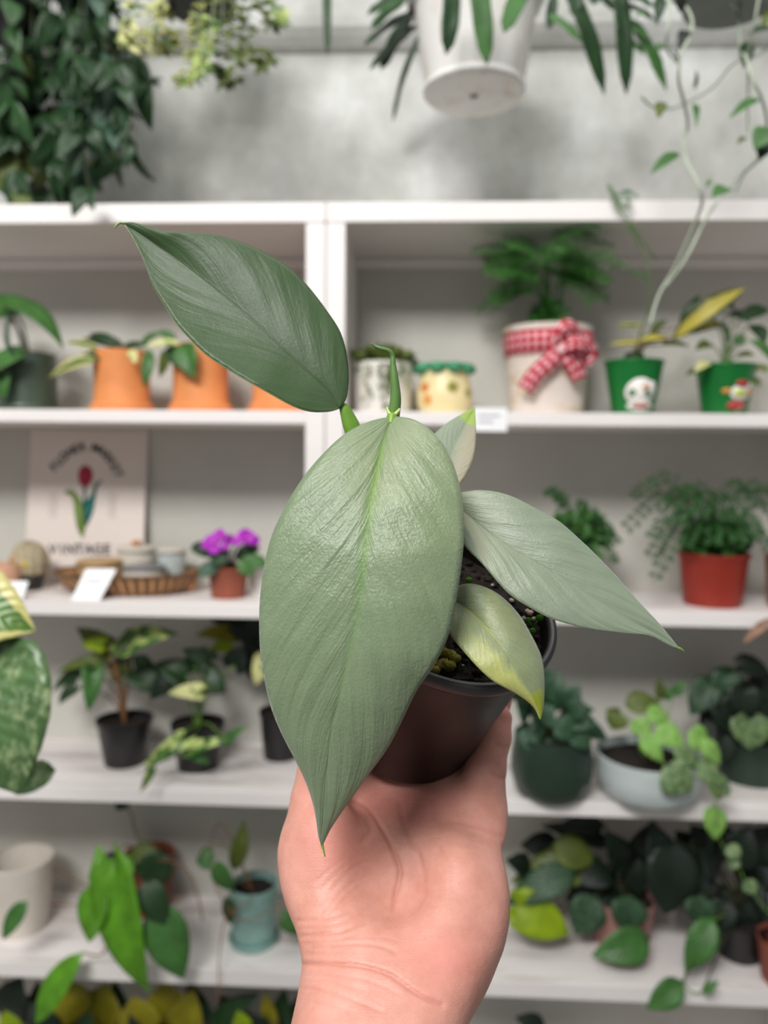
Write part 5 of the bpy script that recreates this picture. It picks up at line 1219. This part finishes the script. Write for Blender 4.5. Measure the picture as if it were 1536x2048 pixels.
# -- whitewashed pot in the middle
Yh = 1.42
bc_ = onY(948, 193, Yh); k = mpp(bc_)
t = thing('hanging_fern', 'strap-leaved fern in a whitewashed hanging pot with a drain hole', 'hanging plant', bc_)
hb = 215*k
prof = [(.0005+8*k, .004), (9*k, 0), (88*k, 0), (98*k, 2*k), (102*k, 7*k), (101*k, 14*k), (98*k, 18*k), (122*k, 170*k), (132*k, 172*k), (136*k, 180*k), (136*k, 210*k), (131*k, hb), (124*k, hb-6*k), (90*k, 20*k), (10*k, 16*k), (8*k, .004)]
po = obj('pot', lathe(G(), prof, bc_, None, 64), 'whitewash', t); e_ = po.modifiers.new('e', 'EDGE_SPLIT'); e_.split_angle = math.radians(45)
obj('drain_hole', lathe(G(), [(.0004, .0035), (8.6*k, .0035), (8.6*k, .0005), (.0004, .0012)], bc_, None, 20), 'dark_object', t)
obj('soil', lathe(G(), [(.0004, hb-12*k), (120*k, hb-14*k)], bc_, None, 32), 'soil', t)
cord(t, bc_, 128*k, hb)
CRH = bc_+V((0, 0, hb-10*k))
lv = [((905, -40), (892, 110), 38, 'leaf_dark', -.17, 0, dict(nrm=(.3, -.9, .1))), ((952, -60), (974, 130), 40, 'leaf_fern', -.17, 0, dict(nrm=(0, -1, .1))), ((1058, -40), (1008, 66), 40, 'leaf_fern', -.15, -.02), ((1125, -50), (1208, 190), 40, 'leaf_dark', -.05, .02), ((1232, -60), (1252, 190), 36, 'leaf_dark', -.02, .02), ((1262, 40), (1332, 182), 36, 'leaf_mid', .0, .02, dict(lob=.1)), ((1098, 30), (1165, 86), 26, 'leaf_mid', -.08, 0),
    ((655, -60), (655, 110), 18, 'leaf_dark', -.05, 0), ((840, 20), (728, 92), 34, 'leaf_dark', .0, .02), ((838, 50), (740, 140), 30, 'leaf_dark', .03, .02), ((845, 60), (786, 245), 20, 'leaf_dark', .1, .1), ((830, -20), (735, 30), 40, 'leaf_dark', -.03, 0), ((825, 30), (762, 140), 36, 'leaf_dark', .04, .02), ((820, -10), (742, 60), 36, 'leaf_fern_dark', .0, 0),
    ((1108, -10), (1098, 60), 22, 'leaf_dark', 0, 0), ((1250, -10), (1312, 18), 30, 'leaf_dark', -.02, 0), ((1250, 10), (1312, 44), 26, 'leaf_dark', -.02, 0), ((1252, 50), (1300, 80), 22, 'leaf_mid', -.01, 0), ((1255, 80), (1290, 110), 20, 'leaf_mid', 0, 0), ((1225, 20), (1190, -20), 26, 'leaf_dark', -.02, 0), ((1318, 100), (1322, 86), 16, 'leaf_mid', 0, 0), ((1160, -10), (1145, 30), 26, 'leaf_dark', -.05, 0), ((1200, -30), (1185, 10), 30, 'leaf_dark', -.03, 0)]
plant_leaves(t, CRH, lv, 'leaf_dark', Yh, None, .002, edge=False, default=dict(shape='strap', fold=.12, droop=.05, n=14, ruffle=.04))
for lf in lv:
    b = onY(lf[0][0], lf[0][1], Yh+lf[4])
    if lf[0][1] < 0 or lf[0][0] < 900: obj('stem', tube(G(), [CRH, CRH.lerp(b, .5)+V((0, 0, .06)), b], .002, 6), 'stem_green', t)
# -- trailing hoya on the left
Yl = 1.47
bc_ = onY(-10, 62, Yl); k = mpp(bc_)
t = thing('hanging_hoya', 'dense trailing plant with oval leaves in a dark hanging pot', 'hanging plant', bc_)
pot(t, bc_, 84*k, 62*k, 120*k, 'black_plastic', lip=.002); cord(t, bc_, 82*k, 120*k)
CRL = bc_+V((0, 0, 112*k))
rs = random.Random(5)
strands = []
for i, (x0, x1, yend) in enumerate(((-20, -12, 330), (0, 8, 300), (20, 30, 350), (40, 40, 395), (55, 70, 380), (70, 95, 300), (90, 122, 392), (110, 150, 390), (130, 165, 385), (145, 190, 330), (160, 215, 318), (175, 236, 290), (190, 268, 262), (200, 290, 180), (150, 178, 385), (165, 240, 325), (178, 272, 310), (120, 100, 330), (60, 60, 240), (110, 110, 250), (150, 175, 230), (20, 15, 230), (180, 225, 250), (80, 140, 300), (30, 60, 310))):
    Y0 = Yl+rs.uniform(-.10, .10)
    pts = [CRL+V(((x0-80)*k*.35, (Y0-Yl)*.5, 0)), onY(x0, -95, Y0)] + [onY(x0+(x1-x0)*(f**.8)+rs.uniform(-8, 8), -30+(yend+30)*f, Y0+rs.uniform(-.02, .02)) for f in (.25, .5, .75, 1)]
    st = obj('vine', tube(G(), pts, .0011, 5), 'stem_dark', t)
    P = catmull(pts[1:], 10); g = G(); npair = max(4, int((yend+60)/54)); gs_ = [G(), G(), G()]
    for q in range(npair):
        f = (q+rs.uniform(.3, 1.0))/npair; p = P[min(len(P)-1, int(f*(len(P)-1)))]
        for sgn in (-1, 1):
            if rs.random() < .12: continue
            L_ = k*rs.uniform(56, 96); d = V((sgn*rs.uniform(.05, .6), rs.uniform(-.5, .3), -1+rs.uniform(-.1, .3))).normalized()
            leafgeo(g, p, p+d*L_, L_*rs.uniform(.42, .56), nrm=V((rs.gauss(0, .7), -.8, rs.uniform(0, .7))), shape='ovate', n=6, mm=2, fold=.12, droop=rs.uniform(.05, .2))
    if i % 7 == 3: mt = 'leaf_olive'
    else: mt = rs.choice(['leaf_hoya', 'leaf_hoya', 'leaf_dark', 'leaf_dark', 'leaf_blue'])
    obj('foliage', g, mt, st, solid=.0005)
# -- second, pale variegated one
Yv = 1.44
bc_ = onY(404, 20, Yv); k = mpp(bc_)
t = thing('hanging_string_plant', 'small pale-variegated trailing plant in a black hanging pot', 'hanging plant', bc_)
pot(t, bc_, 84*k, 66*k, 110*k, 'black_plastic', lip=.002); cord(t, bc_, 82*k, 110*k); CRV = bc_+V((0, 0, 102*k))
for pts_, mt in (([(330, -90), (310, -20), (300, 50), (292, 88)], 'leaf_limecream'), ([(330, -90), (280, -10), (262, 40), (255, 80), (262, 95)], 'leaf_limecream'), ([(300, -90), (255, -30), (248, 40), (258, 95), (268, 130), (306, 158)], 'leaf_dark'), ([(340, -90), (335, -10), (318, 60), (325, 105), (340, 80), (345, 60)], 'leaf_limecream'),
    ([(400, -70), (398, 30), (385, 100), (372, 160), (366, 165)], 'leaf_cream'), ([(430, -80), (425, 30), (410, 100), (400, 150), (380, 158)], 'leaf_syngonium'), ([(440, -80), (445, 40), (440, 110), (440, 150), (455, 172), (480, 155)], 'leaf_olive'), ([(480, -80), (500, 0), (494, 60), (496, 110), (520, 130), (545, 115)], 'leaf_olive'),
    ([(480, -80), (520, -20), (530, 30), (555, 50)], 'leaf_olive'), ([(470, -80), (540, -30), (555, 20), (565, 50)], 'leaf_syngonium'), ([(420, -80), (470, 10), (472, 60), (470, 130)], 'leaf_olive'), ([(410, -70), (405, 60), (418, 130), (435, 150)], 'leaf_syngonium'), ([(390, -70), (396, 50), (402, 110), (398, 125)], 'leaf_limecream'), ([(350, -85), (340, 0), (332, 30), (338, 20)], 'leaf_limecream')):
    Y0 = Yv+rs.uniform(-.1, .03); P0 = [onY(x, y, Y0+rs.uniform(-.01, .01)) for x, y in pts_]
    st = obj('vine', tube(G(), [CRV]+P0, .0008, 5), 'stem_pale', t); P = catmull(P0, 8); g = G()
    for q in range(5, len(P)):
        if rs.random() < .25: continue
        p = P[q]
        for sgn in (-1, 1):
            L_ = k*rs.uniform(16, 30); d = V((sgn*rs.uniform(.3, 1), rs.uniform(-.6, .3), rs.uniform(-.8, .5))).normalized()
            leafgeo(g, p, p+d*L_, L_*rs.uniform(.4, .6), nrm=V((rs.gauss(0, .4), -.8, .5)), shape='ovate', n=4, mm=1, fold=.15)
    obj('foliage', g, mt, st, solid=.0004)
# -- long wiry vine on the right
Yr = 1.22
bc_ = onY(1462, 8, Yr); k = mpp(bc_)
t = thing('hanging_vine', 'long wiry pale-stemmed vine with sparse leaves from a dark hanging pot', 'hanging plant', bc_)
pot(t, bc_, 106*k, 92*k, 100*k, 'green_glaze'); cord(t, bc_, 104*k, 100*k); CRR = bc_+V((0, 0, 90*k))
VS = [[(1340, -60), (1345, 0), (1372, 14), (1385, 47), (1376, 80), (1362, 112), (1357, 159), (1367, 201), (1376, 250), (1369, 275), (1368, 300), (1376, 330), (1397, 370), (1404, 403), (1392, 440), (1352, 530), (1318, 590), (1300, 648)],
      [(1480, -60), (1479, 23), (1481, 94), (1491, 113), (1505, 159), (1524, 199), (1534, 253), (1520, 310), (1482, 347), (1444, 390), (1411, 440), (1370, 520), (1330, 575)],
      [(1560, -60), (1575, 60), (1535, 96), (1505, 115), (1467, 127), (1421, 178), (1360, 211), (1336, 217), (1303, 213), (1282, 192)],
      [(1330, -60), (1340, 20), (1335, 60), (1333, 95), (1348, 118), (1360, 130)], [(1520, -60), (1512, 30), (1500, 90), (1496, 180), (1495, 260), (1490, 280)],
      [(1560, 260), (1520, 318), (1490, 345), (1470, 385)], [(1600, -40), (1600, 150), (1560, 260)]]
for q, v_ in enumerate(VS):
    Y0 = Yr-.06+.04*(q % 3)-.02
    pts = [onY(x, y, Y0+.05*math.sin(i*.9+q)) for i, (x, y) in enumerate(v_)]
    if v_[0][1] < 0: pts = [CRR]+pts
    obj('vine', tube(G(), pts, .0021 if q < 2 else .0017, 7), 'stem_pale', t)
lv = [((1322, -10), (1313, 52), 26, 'leaf_dark'), ((1372, 62), (1356, 104), 24, 'leaf_deep'), ((1493, 84), (1488, 138), 30, 'leaf_dark'), ((1388, 178), (1392, 140), 10, 'leaf_olive'), ((1518, 198), (1458, 238), 24, 'leaf_mid'), ((1323, 204), (1316, 238), 24, 'leaf_olive'), ((1388, 208), (1392, 256), 14, 'leaf_mid'), ((1358, 306), (1300, 350), 28, 'leaf_mid'), ((1545, 258), (1508, 300), 54, 'leaf_mid'), ((1536, 280), (1518, 322), 40, 'leaf_dark'), ((1455, 376), (1424, 396), 34, 'leaf_mid'), ((1422, 362), (1412, 376), 12, 'leaf_mid'),
    ((1545, 58), (1496, 70), 24, 'leaf_blue'), ((1545, 20), (1522, 60), 24, 'leaf_olive'), ((1490, 276), (1474, 290), 12, 'leaf_olive'), ((1358, 128), (1330, 95), 10, 'leaf_olive'), ((1450, 5), (1480, 38), 14, 'leaf_deep'), ((1360, 25), (1350, -20), 26, 'leaf_deep'), ((1300, 30), (1270, 35), 16, 'leaf_mid'), ((1520, -30), (1525, 14), 30, 'leaf_deep'), ((1275, 395), (1240, 385), 20, 'leaf_mid')]
plant_leaves(t, CRR, lv, 'leaf_mid', Yr-.06, None, .001, edge=False, default=dict(shape='ovate', fold=.15))
# -- airy climbing tips above the bow pot
g = G()
t = thing('climbing_fern', 'thin climbing fern tendrils rising in front of the white bookcase top', 'plant', onY(1290, 640, 1.44))
obj('stem', tube(G(), [onY(1272, 700, 1.47), onY(1290, 640, 1.44), onY(1300, 560, 1.41), onY(1270, 470, 1.40), onY(1240, 420, 1.40), onY(1215, 370, 1.40)], .0012, 6), 'stem_green', t)
for pts in ([(1240, 420, 1.40), (1230, 395, 1.40), (1215, 368, 1.40)], [(1255, 440, 1.40), (1275, 470, 1.39), (1312, 520, 1.39)], [(1300, 560, 1.41), (1260, 540, 1.40), (1210, 500, 1.41)], [(1240, 425, 1.4), (1260, 400, 1.4), (1232, 388, 1.4)]):
    frond(g, [onY(*p) for p in pts], 9, .014, .005, (0, -.7, .7), tip=.5)
obj('foliage', g, 'leaf_fern', t)
# -- foreground pothos on the left
Yp = .70
bc_ = onY(-330, 1000, Yp); k = mpp(bc_)
t = thing('hanging_pothos', 'big marbled green-and-cream leaves of a pothos hanging close on one side', 'hanging plant', bc_)
pot(t, bc_, .075, .058, .11, 'white_ceramic'); cord(t, bc_, .073, .11); CRP = bc_+V((0, 0, .10))
leafpx(t, 'leaf_pothos_gold', (-120, 1200), (72, 1262), 190, Yp-.02, .0, shape='heart', fold=.12, droop=.12, nrm=(.1, -.8, .5), n=14, mm=5)
leafpx(t, 'leaf_pothos', (-25, 1340), (40, 1590), 250, Yp-.03, -.02, shape='heart', fold=.12, droop=.1, nrm=(.1, -.95, .25), n=14, mm=5)
leafpx(t, 'leaf_pothos', (20, 1570), (112, 1540), 62, Yp+.10, .0, shape='round', fold=.1, droop=.1, nrm=(.1, -.8, .5), n=10, mm=4)
leafpx(t, 'leaf_pothos_gold', (-200, 1300), (-60, 1420), 200, Yp, .0, shape='heart', fold=.12, droop=.1, nrm=(.1, -.9, .3), n=12, mm=4)
obj('vine', tube(G(), [CRP, onY(-250, 880, Yp), onY(-200, 1000, Yp-.02), onY(-150, 1150, Yp-.02), onY(-120, 1200, Yp-.02), onY(-60, 1290, Yp-.02), onY(-25, 1340, Yp-.03), onY(-30, 1450, Yp+.02), onY(20, 1570, Yp+.10)], .0025, 8), 'stem_green', t)
obj('vine', tube(G(), [onY(-150, 1150, Yp-.02), onY(-190, 1240, Yp), onY(-200, 1300, Yp)], .0025, 8), 'stem_green', t)
# ================================================================== light
def area(name, loc, target, sx, sy, power, col=(1, 1, 1)):
    l = bpy.data.lights.new(name, 'AREA'); l.shape = 'RECTANGLE'; l.size = sx; l.size_y = sy; l.energy = power; l.color = col
    o = bpy.data.objects.new(name, l); COL.objects.link(o); o.location = loc
    o.rotation_euler = (V(target)-V(loc)).to_track_quat('-Z', 'Y').to_euler(); return o
area('ceiling_panel_lamp', (-0.75, -1.2, 3.5), (0.0, 1.2, 0.9), 1.3, 1.1, 118, (1.0, 0.985, 0.96))
area('ceiling_panel_lamp', (0.1, 0.75, 3.5), (0.0, 1.15, 0.9), 2.2, 0.3, 13, (1.0, 0.99, 0.97))
wd = bpy.data.worlds.new('world'); SC.world = wd; wd.use_nodes = True
bg = wd.node_tree.nodes['Background']; bg.inputs[0].default_value = (0.94, 0.97, 1.0, 1); bg.inputs[1].default_value = 0.19

sl = bpy.data.lights.new('warm_glint_spot', 'SPOT'); sl.energy = 70; sl.color = (1.0, 0.62, 0.18); sl.spot_size = math.radians(1.5); sl.spot_blend = 1.0; sl.shadow_soft_size = 0.03  # unseen narrow spot, added to put a gold glint on the largest blade
so = bpy.data.objects.new('warm_glint_spot', sl); COL.objects.link(so); so.location = (-0.42, -0.10, 2.87)
so.rotation_euler = (W(826, 895, .296)-V(so.location)).to_track_quat('-Z', 'Y').to_euler()
